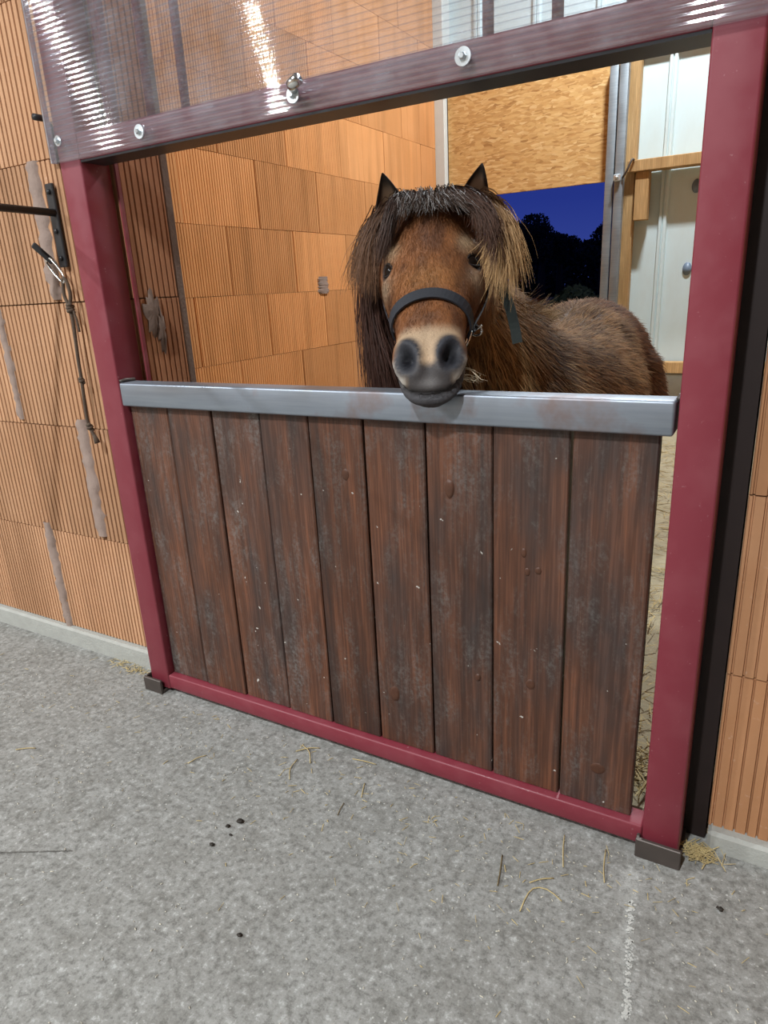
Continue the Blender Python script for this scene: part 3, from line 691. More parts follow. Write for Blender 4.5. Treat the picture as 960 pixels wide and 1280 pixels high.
def vnoise(p, s, seed=0):
    r = np.random.default_rng(seed); out = 0
    for k in range(5):
        d = r.normal(size=3); d /= np.linalg.norm(d); d2 = r.normal(size=3)
        out = out+np.sin(p@d*s*(1+k*0.6)+r.uniform(0, 6)+1.5*np.sin(p@d2*s*0.7))
    return out/5
def lerp(a, b, t): return a*(1-t[:, None])+np.array(b)*t[:, None]
def coat(p):
    """coat colour with some painted shade (linear) at world points"""
    p = np.asarray(p, float); h = W2H(p); n = len(p)
    c = np.tile(np.array([.085, .042, .021]), (n, 1))
    c = lerp(c, (.26, .135, .055), 0.8*smooth(-.3, .7, vnoise(p*[1, 1, .7], 26, 2)))
    c = lerp(c, (.095, .038, .017), smooth(2.15, 2.30, p[:, 1]))                                       # red brown quarters, their shade darkened into the colour
    c = lerp(c, (.20, .14, .10), .6*np.exp(-((p[:, 0]+.575)/.03)**2)*smooth(.84, .88, p[:, 2])*(p[:, 1] > 1.6))        # paler grey-brown stripe along the back
    c = lerp(c, (.40, .245, .105), .85*np.exp(-((p[:, 1]-1.37)/.10)**2)*smooth(-.60, -.50, p[:, 0])*smooth(.55, .8, p[:, 2]))   # golden neck
    c = lerp(c, (.055, .027, .016), .75*np.exp(-((p[:, 1]-1.56)/.055)**2)*smooth(-.55, -.45, p[:, 0]))  # dark shoulder
    c = lerp(c, (.03, .02, .014), 1-smooth(.25, .45, p[:, 2]))                                         # dark legs
    hd = smooth(-.235, -.19, h[:, 1])*smooth(-.09, -.04, h[:, 2])*(p[:, 1] < 1.40)
    f = np.tile(np.array([.205, .080, .030]), (n, 1)); x, y, a = np.abs(h[:, 0]), h[:, 1], h[:, 2]
    f = lerp(f, (.085, .036, .019), .8*smooth(-.1, .7, vnoise(h*[1, 1, .35], 75, 5)))
    f = lerp(f, (.070, .036, .026), .75*np.exp(-((h[:, 0]+.004)/.011)**2-((a-.118)/.028)**2))
    f = lerp(f, (.33, .15, .052), .6*np.exp(-(x/.05)**2-((a-.21)/.03)**2))
    f = lerp(f, (.34, .235, .14), .8*np.exp(-((x-.072)/.018)**2-((a-.126)/.020)**2)*(y > -.06))         # pale brow
    f = lerp(f, (.36, .26, .17), .8*np.exp(-((x-.085)/.02)**2-((a-.192)/.020)**2-((y+.05)/.03)**2))
    f = lerp(f, (.085, .042, .024), .6*np.exp(-((x-.078)/.012)**2-((a-.225)/.022)**2))
    f = lerp(f, (.30, .175, .085), .7*smooth(-.07, -.12, y)*smooth(.0, .1, a))                        # golden jaw
    f = lerp(f, (.095, .045, .025), .65*np.exp(-(x/.030)**2-((a-.305)/.012)**2))
    f = lerp(f, (.42, .30, .19), .92*smooth(.315, .345, a)*(1-smooth(.050, .066, x)))                   # mealy nose
    f = lerp(f, (.66, .62, .55), .95*smooth(.37, .39, a)*smooth(-.018, -.034, y)*smooth(.038, .048, x))
    q = h-np.array([0, -.012, .384]); q[:, 0] = x-.0375
    f = lerp(f, (.028, .029, .036), 1-smooth(.75, 1.15, np.sqrt((q[:, 0]/.0275)**2+(q[:, 2]/.0385)**2)))   # dark nostrils
    f = lerp(f, (.032, .032, .037), .95*smooth(.392, .408, a)*(1-smooth(.038, .054, x+.2*(y+.05))))
    f = lerp(f, (.006, .006, .008), (.95*np.exp(-(((q[:, 0]-.003)/.0095)**2+((q[:, 2]+.000)/.019)**2)**2)))  # near-black cavity shade painted inside the nostrils
    f = lerp(f, (.17, .16, .155), .6*np.exp(-(h[:, 0]/.016)**2-((y+.030)/.006)**2)*smooth(.40, .43, a))
    f = lerp(f, (.050, .048, .052), smooth(-.046, -.050, y)*smooth(.385, .41, a))                      # lower lip
    f = lerp(f, (.008, .007, .007), .95*np.exp(-((y+.045)/.0040)**2)*smooth(.375, .40, a))
    for s in (-1, 1): f = lerp(f, (.018, .014, .013), 1-smooth(.75, 1.25, np.sqrt(((h[:, 0]-s*.088)/.022)**2+((y+.036)/.0165)**2+((a-.156)/.0185)**2)))
    f = lerp(f, (.16, .085, .048), (1-smooth(-.03, .02, a)))
    c = c*(1-hd[:, None])+f*hd[:, None]
    return c*(1+0.10*vnoise(p, 160, 9))[:, None]
cc = coat(co)
for (n0, N), (V, Fc, _) in zip(ear_in, ears):
    nn = N; ev = co[n0:n0+2*N]; zt = (ev[:, 2]-1.13)/.08
    inner = np.arange(2*N) < N; u = np.abs(-1+2*(np.arange(2*N) % 15)/14)
    e = np.tile(np.array([.11, .058, .032]), (2*N, 1)); e = lerp(e, (.025, .018, .014), smooth(.35, .75, zt))
    k = inner*(1-smooth(.35, .75, u))*(1-smooth(.55, .85, zt)); e = lerp(e, (.42, .31, .21), .85*k)
    e = lerp(e, (.02, .015, .012), inner*smooth(.6, .85, u)*.9); cc[n0:n0+2*N] = e
def set_col(me, c, dom='POINT'):
    at = me.color_attributes.new('coat', 'FLOAT_COLOR', dom); at.data.foreach_set('color', np.hstack([np.clip(c, 0, 1), np.ones((len(c), 1))]).ravel())
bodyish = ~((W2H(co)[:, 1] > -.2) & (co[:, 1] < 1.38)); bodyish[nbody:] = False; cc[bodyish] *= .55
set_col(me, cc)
def coat_mat(name, rough, spec, sheen=0.0):
    t = NT(name, rough, spec=spec); a = t.n('ShaderNodeAttribute', attribute_name='coat'); t.l(a.outputs['Color'], t.b.inputs['Base Color'])
    t.b.inputs['Sheen Weight'].default_value = sheen; t.b.inputs['Sheen Roughness'].default_value = 0.4; return t.m
m_skin = coat_mat('pony_skin', 0.6, 0.3)
_t = m_skin.node_tree; _n = _t.nodes.new('ShaderNodeTexNoise'); _n.inputs['Scale'].default_value = 420; _b = _t.nodes.new('ShaderNodeBump'); _b.inputs['Strength'].default_value = 0.5; _b.inputs['Distance'].default_value = 0.0012
_c = _t.nodes.new('ShaderNodeTexCoord'); _t.links.new(_c.outputs['Object'], _n.inputs['Vector']); _t.links.new(_n.outputs[0], _b.inputs['Height']); _t.links.new(_b.outputs[0], [x for x in _t.nodes if x.type == 'BSDF_PRINCIPLED'][0].inputs['Normal']); m_fur = coat_mat('pony_fur', 0.7, 0.12); m_mane = coat_mat('pony_mane', 0.55, 0.22)
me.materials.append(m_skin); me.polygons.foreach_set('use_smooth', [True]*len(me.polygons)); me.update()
pony = D.objects.new('pony', me); COL.objects.link(pony)
tag(pony, 'small shaggy brown pony resting its chin on the grey door rail', 'pony')
dgm = bpy.data.meshes['pony']
tri = [tuple(p.vertices) for p in me.polygons]
bvh = BVHTree.FromPolygons([Vector(v) for v in co[:nbody]], [t for t in tri if max(t) < nbody])

def ribbons(name, P, W, Cc, N, parent, mat):
    """P (n,k,3) strand points, W (n,k) half widths, Cc (n,k,3) colours, N (n,3) facing normals"""
    n, k = P.shape[:2]; T = np.gradient(P, axis=1); S = np.cross(T, np.broadcast_to(N[:, None, :], T.shape)); S /= np.linalg.norm(S, axis=2, keepdims=True)+1e-9
    A = P-S*W[..., None]; B = P+S*W[..., None]; V = np.stack([A, B], 2).reshape(-1, 3)
    base = (np.arange(n)*2*k)[:, None]; j = np.arange(k-1)[None, :]*2
    q = np.stack([base+j, base+j+1, base+j+3, base+j+2], 2).reshape(-1, 4)
    m = D.meshes.new(name); m.vertices.add(len(V)); m.vertices.foreach_set('co', V.ravel()); m.loops.add(q.size); m.loops.foreach_set('vertex_index', q.ravel().astype(np.int32))
    m.polygons.add(len(q)); m.polygons.foreach_set('loop_start', np.arange(0, q.size, 4, dtype=np.int32)); m.polygons.foreach_set('loop_total', np.full(len(q), 4, dtype=np.int32))
    m.update(calc_edges=True); m.polygons.foreach_set('use_smooth', [True]*len(q)); m.materials.append(mat); set_col(m, np.repeat(Cc.reshape(-1, 3), 2, axis=0))
    o = D.objects.new(name, m); COL.objects.link(o); o.parent = parent; o['kind'] = 'stuff'; return o
# fur: sample the skin
pv = np.array([t[:3] for t in tri if max(t) < nbody]+[(t[0], t[2], t[3]) for t in tri if len(t) == 4 and max(t) < nbody])
A_, B_, C_ = co[pv[:, 0]], co[pv[:, 1]], co[pv[:, 2]]; nn_ = np.cross(B_-A_, C_-A_); ar = np.linalg.norm(nn_, axis=1)/2; nn_ /= (2*ar[:, None]+1e-12)
cen = (A_+B_+C_)/3; hc = W2H(cen)
is_head = (hc[:, 1] > -.23) & (hc[:, 2] > -.045) & (cen[:, 1] < 1.40)
def sample(mask, n):
    w = ar*mask; w = w/w.sum(); i = rng.choice(len(w), n, p=w); u = rng.random((n, 2)); f = u.sum(1) > 1; u[f] = 1-u[f]
    return A_[i]+(B_[i]-A_[i])*u[:, :1]+(C_[i]-A_[i])*u[:, 1:], nn_[i]
def fur(name, mask, n, length, width, flow, lift, k=4, tipmul=1.6, tip=None):
    p, N = sample(mask, n); hh = W2H(p); Fl = flow(p, hh); Fl = Fl-(Fl*N).sum(1)[:, None]*N; Fl /= np.linalg.norm(Fl, axis=1)[:, None]+1e-9
    Fl += rng.normal(size=Fl.shape)*0.16; L = length(p, hh)*rng.uniform(.6, 1.25, n)
    keep = L > 1e-4; p, N, Fl, L, hh = p[keep], N[keep], Fl[keep], L[keep], hh[keep]; n = len(p)
    t = np.linspace(0, 1, k)[None, :, None]
    P = p[:, None]-N[:, None]*.001+Fl[:, None]*L[:, None, None]*t+N[:, None]*(L[:, None, None]*lift*(t*1.5-0.75*t*t))
    c = coat(p); r = rng.uniform(*((.65, 1.4) if tip is None else (.35, 1.5)), (n, 1)); c = c*r; c0_ = c[:, None]*(1+(tipmul-1)*t*rng.uniform(0.2, 1.3, (n, 1, 1))); k_ = 0 if tip is None else (tip(p)*rng.random(n)**2.2)[:, None, None]*t; c = c0_*(1-k_)+np.array([.50, .33, .16])*k_
    W = width(p, hh)[:, None]*np.array([1, .9, .6, .08])[None, :k]*np.ones((n, 1)) if k == 4 else None
    return ribbons(name, P, W, c, N, pony, m_fur)
def head_len(p, h):
    x, y, a = np.abs(h[:, 0]), h[:, 1], h[:, 2]; L = np.full(len(p), .0105)+.014*smooth(-.09, -.15, y)
    L *= 1-.55*smooth(.28, .34, a)
    L *= smooth(.9, 1.5, np.sqrt(((x-.088)/.021)**2+((y+.036)/.017)**2+((a-.156)/.017)**2))
    q = np.sqrt(((x-.0375)/.0275)**2+((a-.384)/.0385)**2); L *= smooth(.8, 1.4, q); L *= 1-smooth(.40, .415, a)*(x < .05)
    return np.where(L < .002, 0, L)
def head_flow(p, h):
    d = np.stack([np.sign(h[:, 0])*.25*smooth(.0, .06, np.abs(h[:, 0])), -.1+0*p[:, 0], np.ones(len(p))], 1); return d @ HB.T
fur('face_fur', is_head, 90000, head_len, lambda p, h: np.full(len(p), .00042), head_flow, 0.22, tipmul=1.35)
vis = (~is_head) & (cen[:, 2] > .42)
def body_flow(p, h):
    n = len(p); neck = 1-smooth(1.45, 1.65, p[:, 1]); s = np.sign(p[:, 0]+.58)
    return np.stack([.25*s, .75*(1-neck)+.25*neck, -.65*np.ones(n)-.2*neck], 1)+.35*np.stack([vnoise(p, 22, 3), vnoise(p, 22, 4), vnoise(p, 22, 6)], 1)
fur('body_fur', vis, 70000, lambda p, h: .034-.012*smooth(2.2, 2.4, p[:, 1])+.008*(1-smooth(1.5, 1.7, p[:, 1])), lambda p, h: np.full(len(p), .0010), body_flow, 0.36, tipmul=1.5, tip=lambda p: .95-.75*smooth(2.15, 2.35, p[:, 1]))

GUIDES = {
    'fore_dark_left': [[(-0.6239, 1.215, 1.1617), (-0.6257, 1.17, 1.1399), (-0.6287, 1.145, 1.1006), (-0.6408, 1.145, 1.06)], [(-0.6465, 1.23, 1.1679), (-0.6443, 1.18, 1.1397), (-0.6532, 1.165, 1.0994), (-0.6661, 1.165, 1.0536)]],
    'fore_outer_left': [[(-0.6626, 1.24, 1.1594), (-0.6752, 1.2, 1.1206), (-0.6911, 1.19, 1.0796), (-0.7023, 1.19, 1.0156)], [(-0.6808, 1.25, 1.1478), (-0.705, 1.22, 1.11), (-0.7198, 1.21, 1.0676), (-0.735, 1.22, 1.0137)], [(-0.7027, 1.27, 1.1455), (-0.7317, 1.25, 1.1091), (-0.7548, 1.25, 1.0706), (-0.7695, 1.25, 1.0257)]],
    'fringe': [[(-0.6607, 1.24, 1.1619), (-0.6352, 1.185, 1.1445), (-0.6262, 1.16, 1.1183)], [(-0.6486, 1.25, 1.1684), (-0.6144, 1.18, 1.1474), (-0.6071, 1.155, 1.1241)], [(-0.6114, 1.25, 1.17), (-0.5816, 1.185, 1.1484), (-0.577, 1.165, 1.1323)], [(-0.5786, 1.25, 1.1679), (-0.5366, 1.185, 1.1465), (-0.51, 1.165, 1.126)], [(-0.5498, 1.25, 1.1649), (-0.5065, 1.185, 1.1409), (-0.4757, 1.16, 1.1175)]],
    'fore_dark_right': [[(-0.5868, 1.25, 1.1674), (-0.5131, 1.19, 1.1445), (-0.4711, 1.17, 1.1177), (-0.4563, 1.165, 1.0886)], [(-0.5671, 1.26, 1.1676), (-0.499, 1.21, 1.1434), (-0.4583, 1.185, 1.1049), (-0.452, 1.18, 1.0622)], [(-0.5452, 1.265, 1.1657), (-0.4822, 1.22, 1.1373), (-0.4524, 1.2, 1.0924), (-0.4499, 1.19, 1.0364)]],
    'fore_blond_right': [[(-0.497, 1.25, 1.1462), (-0.4557, 1.205, 1.0955), (-0.4435, 1.2, 1.0491), (-0.4514, 1.21, 1.0031)], [(-0.5128, 1.27, 1.1534), (-0.4671, 1.235, 1.1136), (-0.4468, 1.225, 1.063), (-0.4528, 1.23, 1.0029)], [(-0.5205, 1.27, 1.1608), (-0.4668, 1.25, 1.1275), (-0.439, 1.24, 1.0853), (-0.4331, 1.25, 1.0398)]],
    'mane_left': [[(-0.7264, 1.3, 1.1555), (-0.764, 1.29, 1.0641), (-0.7774, 1.29, 0.953), (-0.7766, 1.29, 0.844), (-0.7674, 1.29, 0.7658)], [(-0.7277, 1.32, 1.1314), (-0.7584, 1.31, 1.0324), (-0.7704, 1.31, 0.9352), (-0.7615, 1.31, 0.8504), (-0.7513, 1.31, 0.7452)], [(-0.7332, 1.34, 1.0942), (-0.7562, 1.33, 0.9998), (-0.762, 1.33, 0.8999), (-0.7485, 1.33, 0.8133), (-0.7322, 1.33, 0.7335)], [(-0.7467, 1.36, 1.0477), (-0.7543, 1.35, 0.9492), (-0.754, 1.35, 0.8809), (-0.7413, 1.35, 0.8109), (-0.7164, 1.35, 0.7307)]],
    'crest_tuft': [[(-0.5408, 1.48, 0.9281), (-0.5262, 1.48, 0.9395), (-0.5044, 1.48, 0.9456)], [(-0.5397, 1.54, 0.9176), (-0.5173, 1.54, 0.9328), (-0.4878, 1.54, 0.9388)], [(-0.5379, 1.62, 0.9071), (-0.5205, 1.62, 0.9195), (-0.4938, 1.62, 0.9315)], [(-0.5297, 1.7, 0.9018), (-0.5099, 1.7, 0.9128), (-0.4863, 1.7, 0.9197)]],
}
def hair(name, key, n, w0, c0, c1, jit=0.010, seg=9, tipj=0.020, clump=14, alt=None, floor_off=.004):
    G = [np.array([tuple(q) for q in spline(g, seg)]) for g in GUIDES[key]]; m = len(G); P = np.zeros((n, seg, 3)); t = np.linspace(0, 1, seg)[:, None]
    s = rng.random(n)*(m-1); cl = rng.normal(size=(clump*m, 3)); ln = rng.uniform(.72, 1.12, n)
    for i in range(n):
        k = min(int(s[i]), m-2); u = s[i]-k; b = G[k]*(1-u)+G[k+1]*u
        ci = int(s[i]/(m-1)*clump*m*0.999); sp = rng.normal(size=3)*jit*0.6; wob = rng.normal(size=3)*0.004
        b = b[0]+(b-b[0])*(1-(1-ln[i])*t)
        P[i] = b+sp+cl[ci]*tipj*0.45*t**1.3+rng.normal(size=3)*tipj*0.5*t**1.6+wob*np.sin(t*rng.uniform(3, 7))
        for j in range(seg):
            q = Vector(P[i, j]); hit, nr, _, d = bvh.find_nearest(q, 0.06)
            if hit is not None:
                off = floor_off*(0.6+1.2*rng.random()); sd = (q-hit).dot(nr)
                if j == 0: P[i, j] = hit-nr*.002
                elif sd < off: P[i, j] = hit+nr*off
    c = np.array(c0)*(1-t)+np.array(c1)*t; Cc = c[None]*rng.uniform(.6, 1.45, (n, 1, 1))
    if alt is not None: a = rng.random(n) < alt[1]; Cc[a] = np.array(alt[0])*rng.uniform(.7, 1.3, (a.sum(), 1, 1))
    W = w0*np.linspace(1, .15, seg)[None]*rng.uniform(.7, 1.3, (n, 1)); N = np.tile(np.array([.35, -.93, .1]), (n, 1))+rng.normal(size=(n, 3))*.35
    return ribbons(name, P, W, Cc, N, pony, m_mane)
hair('mane', 'mane_left', 2600, .0010, (.050, .022, .014), (.060, .026, .018), .012, 10, .022)
hair('forelock', 'fore_dark_left', 500, .0009, (.028, .016, .012), (.050, .026, .018), .005, 9, .008)
hair('forelock', 'fringe', 900, .0008, (.030, .019, .015), (.050, .030, .020), .006, 7, .008, alt=((.27, .25, .24), .22))  # pale grey strands paint the gloss highlights on the fringe
hair('forelock', 'fore_dark_right', 1100, .0009, (.030, .016, .012), (.070, .032, .018), .005, 9, .008)
hair('forelock', 'fore_outer_left', 1100, .0009, (.045, .024, .016), (.15, .075, .040), .008, 9, .022)
hair('forelock', 'fore_blond_right', 1500, .0009, (.12, .055, .026), (.48, .30, .14), .008, 9, .024)
hair('mane', 'crest_tuft', 700, .0009, (.12, .075, .04), (.50, .36, .20), .016, 6, .020)
GUIDES['tail'] = [[(-.60, 2.56, .80), (-.61, 2.62, .70), (-.61, 2.63, .50), (-.60, 2.61, .22)], [(-.55, 2.56, .80), (-.54, 2.62, .70), (-.54, 2.63, .50), (-.55, 2.61, .22)]]
hair('tail', 'tail', 900, .0014, (.04, .022, .015), (.06, .03, .02), .02, 8, .03)
GUIDES['whisk'] = [[tuple(H2W((.050, -.06, .37))), tuple(H2W((.075, -.065, .385))), tuple(H2W((.092, -.075, .40)))], [tuple(H2W((.048, -.07, .40))), tuple(H2W((.070, -.072, .405))), tuple(H2W((.088, -.082, .405)))]]
hair('whiskers', 'whisk', 14, .0005, (.6, .5, .35), (.6, .5, .35), .004, 5, .008)
# eyes
m_eye = NT('dark_eye', 0.16, spec=0.12).col((.012, .008, .006)); m_lid = NT('eyelid_skin', 0.65, spec=0.15).col((.020, .015, .013))
for s in (-1, 1):
    o_ = Vector(H2W((0, -.060, .156))); d_ = Vector(H2W((s*.087, -.034, .156)))-o_; hit, nr, _, _ = bvh.ray_cast(o_, d_.normalized())
    c_ = Vector(hit)-nr*.0130; R_ = .0205
    up = Vector((0, 0, 1)); up = (up-nr*up.dot(nr)).normalized(); sd = up.cross(nr).normalized()
    V = []; Fc = []; a_, b_ = 18, 24
    for i in range(a_+1):
        for j in range(b_):
            t = math.pi*i/a_; q = 2*math.pi*j/b_; V.append(c_+nr*math.cos(t)*R_+(up*math.cos(q)*.90+sd*math.sin(q))*math.sin(t)*R_)
    for i in range(a_):
        for j in range(b_): Fc.append([i*b_+j, i*b_+(j+1) % b_, (i+1)*b_+(j+1) % b_, (i+1)*b_+j])
    mesh('eye', V, Fc, m_eye, pony, True)
    for tilt, up_ in ((0.15, 1), (-0.12, -1)):
        pts = []
        for j in range(15):
            q = -1.45+2.9*j/14; x = math.sin(q)*.0170; y = math.cos(q)*.0115*up_
            dz = math.sqrt(max(0, (R_+.0006)**2-x*x-y*y)); pts.append(c_+sd*x+up*y+nr*dz)
        tube('eyelid', pts, [.0010+.0013*math.sin(math.pi*j/14) for j in range(15)], m_lid, pony, 8)
# hooves
m_hoof = plain('hoof_horn', (.05, .04, .035), 0.5)
for x, y in ((-.69, 1.515), (-.46, 1.515), (-.70, 2.385), (-.45, 2.385)):
    V, Fc = tube_geo([(x, y-.008, .013), (x, y-.002, .035), (x, y+.004, .060)], [.045, .040, .035], 18); mesh('hoof', V, Fc, m_hoof, pony, True)

# ---- head collar
hal = empty('head_collar', H2W((0, -.1, .3)), 'charcoal webbing head collar with silver rings on the pony head', 'head collar')
def strap(name, pts, width, thick, mat, parent, axis, off=.004, shrink=True, n=36):
    pts = [Vector(q) for q in spline(pts, n)]; Pn = []
    for q in pts:
        hit, nr, _, d = bvh.find_nearest(q, 0.2)
        if shrink: Pn.append((hit+nr*off, nr))
        else: Pn.append((q, (q-hit).normalized()))
    for _ in range(3):
        Pn = [Pn[0]]+[((Pn[i-1][0]+Pn[i][0]*2+Pn[i+1][0])/4, (Pn[i-1][1]+Pn[i][1]*2+Pn[i+1][1]).normalized()) for i in range(1, n-1)]+[Pn[-1]]
    V = []; Fc = []
    for i, (q, nr) in enumerate(Pn):
        t = (Pn[min(i+1, n-1)][0]-Pn[max(i-1, 0)][0]).normalized(); s = t.cross(nr).normalized()*width/2; nn = s.cross(t).normalized()
        if nn.dot(nr) < 0: nn = -nn
        V += [q-s, q+s, q+s+nn*thick, q-s+nn*thick]
    for i in range(n-1):
        for k in range(4): Fc.append([i*4+k, i*4+(k+1) % 4, i*4+4+(k+1) % 4, i*4+4+k])
    Fc += [[3, 2, 1, 0], [(n-1)*4+k for k in range(4)]]
    return mesh(name, V, Fc, mat, parent, False)
def HP(l): return [H2W(q) for q in l]
strap('noseband', HP([(-.092, -.095, .304), (-.086, -.060, .292), (-.062, -.018, .274), (-.030, .003, .262), (0, .006, .258), (.030, .003, .262), (.062, -.018, .274), (.086, -.060, .292), (.092, -.095, .304)]), .0205, .0035, m_web, hal, 0, .0055)
strap('chin_strap', HP([(-.075, -.105, .318), (-.045, -.14, .325), (0, -.15, .325), (.045, -.14, .325), (.075, -.105, .318)]), .018, .003, m_web, hal, 0, .004)
for s in (-1, 1):
    strap('cheek_strap', HP([(s*.088, -.105, .290), (s*.098, -.125, .22), (s*.100, -.125, .13), (s*.092, -.10, .04)]), .018, .003, m_web, hal, 0, .008)
    c_, nr, _, _ = bvh.find_nearest(Vector(H2W((s*.090, -.100, .310)))); c_ = c_+nr*.010
    up = Vector(HB[:, 2]); up = (up-nr*up.dot(nr)).normalized(); sd = up.cross(nr)
    tube('ring', [c_+up*math.copysign(abs(math.cos(t))**.5, math.cos(t))*.017+sd*math.copysign(abs(math.sin(t))**.5, math.sin(t))*.0085 for t in np.linspace(0, 6.2832, 29)], .0021, m_chrome, hal, 8)
strap('crown_strap', HP([(-.092, -.10, .04), (-.08, -.08, -.02), (-.04, -.05, -.052), (0, -.05, -.06), (.04, -.05, -.052), (.08, -.08, -.02), (.092, -.10, .04)]), .018, .003, m_web, hal, 0, .006)
bk = strap('buckle_tab', HP([(.092, -.115, .290), (.100, -.135, .275), (.102, -.15, .255)]), .020, .0045, m_web, hal, 0, .012, n=12)
c_, nr, _, _ = bvh.find_nearest(Vector(H2W((.100, -.125, .270)))); c_ = c_+nr*.020
tube('buckle', [c_+Vector((math.cos(t)*.010, 0, math.sin(t)*.008)) for t in np.linspace(0, 6.2832, 17)], .0022, m_chrome, hal, 6)
tube('buckle_tongue', [c_+Vector((-.008, -.002, -.003)), c_+Vector((.012, -.004, .010))], .0022, m_chrome, hal, 6)
# loose strap end hanging behind the cheek
V = []; Fc = []
for i, q in enumerate(spline([(-.452, 1.222, 1.000), (-.437, 1.225, .965), (-.425, 1.225, .925), (-.415, 1.215, .893)], 12)):
    for (a, b) in ((-.008, -.0015), (.008, -.0015), (.008, .0015), (-.008, .0015)): V.append((q.x+a, q.y+b+a*.4, q.z+a*.2))
for i in range(11):
    for k in range(4): Fc.append([i*4+k, i*4+(k+1) % 4, i*4+4+(k+1) % 4, i*4+4+k])
Fc += [[3, 2, 1, 0], [44, 45, 46, 47]]
mesh('strap_end', V, Fc, m_web_green, hal)


# ================================================================== FLOOR LITTER
def stalk(pts, r, label, mat=m_straw):
    V, Fc = tube_geo(spline(pts, 8), r, 5); o = mesh('straw_stalk', V, Fc, mat, None, True); tag(o, label, 'straw'); return o
LT = [([(-.817, .928), (-.835, .955), (-.841, .989)], 'thin pale stalk pointing away from the door bottom rail'),
      ([(-.861, 1.010), (-.84, 1.03), (-.817, 1.044)], 'pale stalk lying across others near the bottom rail'),
      ([(-.861, 1.035), (-.83, 1.02), (-.807, .991)], 'bent pale stalk crossing others near the bottom rail'),
      ([(-.729, 1.045), (-.70, 1.048), (-.672, 1.052)], 'pale stalk lying tight along the red bottom rail'),
      ([(-1.472, .721), (-1.45, .735), (-1.433, .746)], 'short pale stalk by itself on the floor far left'),
      ([(-.665, .886), (-.668, .90), (-.672, .920)], 'short dark stalk below the plank door middle'),
      ([(-.322, .871), (-.328, .90), (-.338, .938)], 'dark straight stalk standing out left of the bent straw'),
      ([(-.271, .84), (-.27, .875), (-.262, .897), (-.24, .90), (-.215, .890)], 'bent straw in an angle shape near the right post'),
      ([(-.275, .902), (-.258, .917), (-.240, .930)], 'short stalk just behind the bent straw'),
      ([(-.232, .961), (-.243, 1.0), (-.250, 1.035)], 'long thin stalk running to the bottom rail'),
      ([(-.160, .960), (-.168, .99), (-.174, 1.035)], 'yellow stalk on the floor left of the right bracket'),
      ([(-1.058, .868), (-1.05, .89), (-1.040, .908)], 'pale stalk on the floor left of the door middle'),
      ([(-.648, .95), (-.656, .97), (-.664, .99)], 'thin stalk pointing at the seventh plank')]
for i, (pts, lab) in enumerate(LT):
    tag_o = stalk([(x, y, .0022+0.002*(k % 2)) for k, (x, y) in enumerate(pts)], .0011 if i not in (6,) else .0013, lab, m_straw_dark if i in (5, 6) else m_straw); tag_o['group'] = 'straw stalks on the aisle floor'
# worn paint streak and a dark score in the concrete
def smear(name, a, b, w, mat, label, cat, seed, gap=0.25):
    r = random.Random(seed); n = 60; V = []; Fc = []; d = Vector(b)-Vector(a); pe = Vector((-d.y, d.x, 0)).normalized()
    for i in range(n):
        if r.random() < gap: continue
        for q in range(12):
            t = (i+r.random())/n; p = Vector(a)+d*t+pe*r.gauss(0, w*.35); k = len(V); s_ = w*r.uniform(.06, .36)
            V += [p+Vector((math.cos(g)*s_*r.uniform(.7, 1.3), math.sin(g)*s_*r.uniform(.7, 1.3), .0006+.0001*(k % 7))) for g in np.linspace(0, 5.0, 6)]; Fc.append(list(range(k, k+6)))
    o = mesh(name, V, Fc, mat); tag(o, label, cat); return o
m_chalk = plain('worn_white_paint', (0.42, 0.42, 0.39), 0.9, var=0.1); m_score = plain('dark_score', (0.15, 0.145, 0.13), 0.95)
smear('paint_streak', (-.113, .950, 0), (-.062, .610, 0), .0070, m_chalk, 'faint whitish paint streak on the concrete near the right edge', 'paint mark', 3)
smear('floor_score', (-1.215, .505, 0), (-1.077, .580, 0), .0028, m_score, 'thin dark score line in the concrete at the left edge', 'floor mark', 4, .1)
# dark crumbs
for i, (x, y, r, lab) in enumerate(((-.832, .784, .0055, 'largest dark crumb of the cluster on the floor'), (-.845, .763, .004, 'dark crumb just below the largest one'), (-.825, .748, .003, 'small dark crumb on right of the cluster'), (-.841, .713, .004, 'dark crumb nearest the viewer in the cluster'), (-.664, .589, .0035, 'lone dark crumb in the near middle of the floor'), (.019, .991, .0045, 'lone dark crumb by the right wall kerb'))):
    rr = random.Random(i); V = []; Fc = []
    for a in range(5):
        for b in range(8):
            t = math.pi*a/4; q = 2*math.pi*b/8; k = r*(1+rr.uniform(-.25, .25)); V.append((x+math.sin(t)*math.cos(q)*k*1.3, y+math.sin(t)*math.sin(q)*k, .002+r*.4+math.cos(t)*k*.5))
    for a in range(4):
        for b in range(8): Fc.append([a*8+b, a*8+(b+1) % 8, a*8+8+(b+1) % 8, a*8+8+b][::-1])
    tag(mesh('dung_crumb', V, Fc, m_dung, None, True), lab, 'crumb', 'dark crumbs on the aisle floor')
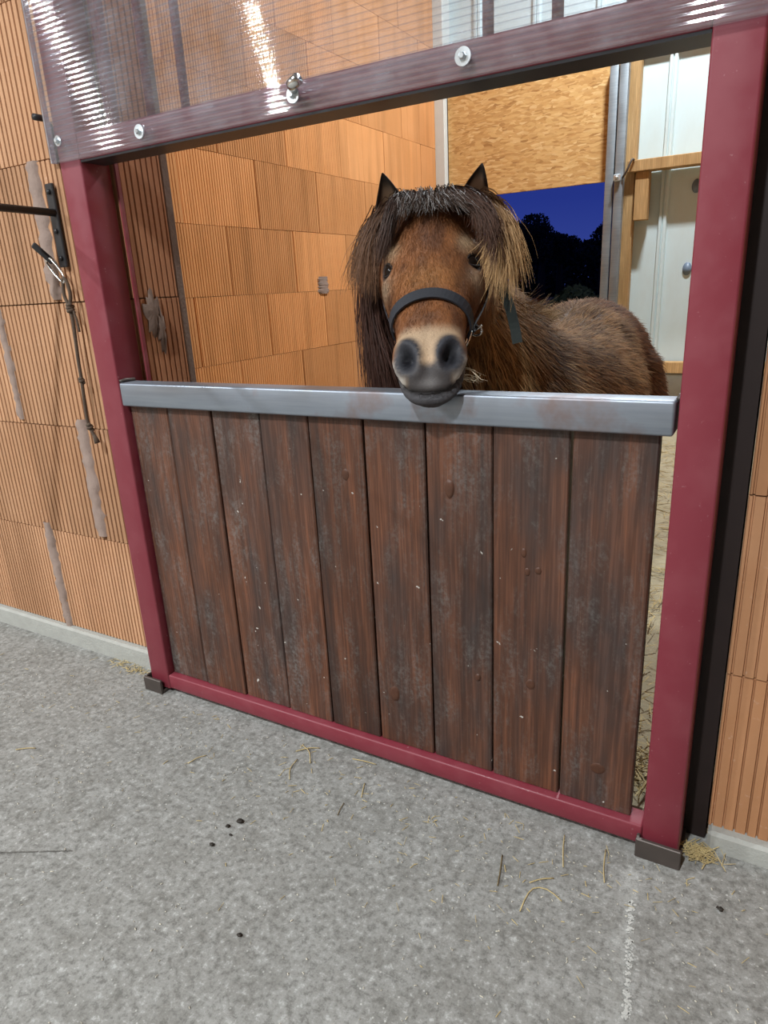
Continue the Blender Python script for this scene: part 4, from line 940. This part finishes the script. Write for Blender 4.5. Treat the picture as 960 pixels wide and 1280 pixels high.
# countless chaff
def chaff(name, n, fn, mat, label, lo=.004, hi=.014, w=.0007, z0=.0012, cat='litter'):
    V = []; Fc = []
    for i in range(n):
        x, y, zz = fn(); a = random.uniform(0, 6.28); L = random.uniform(lo, hi)/2; ww = w*random.uniform(.6, 1.6); dx, dy = math.cos(a), math.sin(a); tl = random.uniform(-.15, .25)*L
        k = len(V); z = zz+z0
        V += [(x-dx*L-dy*ww, y-dy*L+dx*ww, z), (x-dx*L+dy*ww, y-dy*L-dx*ww, z), (x+dx*L+dy*ww, y+dy*L-dx*ww, z+abs(tl)), (x+dx*L-dy*ww, y+dy*L+dx*ww, z+abs(tl)), (x, y, z+.0012)]
        Fc += [[k, k+1, k+4], [k+1, k+2, k+4], [k+2, k+3, k+4], [k+3, k, k+4]]
    o = mesh(name, V, Fc, mat); tag(o, label, cat, kind='stuff'); return o
chaff('floor_chips', 900, lambda: (random.uniform(-1.9, .25), 1.05-abs(random.gauss(0, .42)), 0), m_chaff, 'tiny pale chips scattered over the aisle floor', .002, .006, .0007)
chaff('floor_chaff', 260, lambda: (random.gauss(-.55, .5), 1.04-abs(random.gauss(0, .16)), 0), m_straw, 'fine straw chaff along the foot of the door', .004, .02, .0005)
chaff('hay_wisp', 110, lambda: (random.gauss(-.025, .016), random.gauss(1.098, .010), random.uniform(0, .012)), m_straw, 'small wisp of hay on the floor beside right post', .015, .045, .0006)
chaff('chaff_wisp', 90, lambda: (random.gauss(-1.50, .05), random.gauss(1.105, .012), random.uniform(0, .004)), m_straw, 'pale chaff against the kerb left of the door', .008, .03, .0007)
chaff('stall_bedding', 9000, lambda: (random.uniform(-2.2, 1.6), random.uniform(1.36, 4.4), .012+random.uniform(0, .03)), m_straw, 'loose straw bedding over the whole stall floor', .03, .09, .0012, cat='bedding')
chaff('threshold_straw', 1500, lambda: (random.uniform(-1.25, -.13), random.uniform(1.19, 1.34), .012+random.uniform(0, .02)), m_straw, 'straw gathered inside the stall right behind the plank door', .03, .08, .0012, cat='bedding')
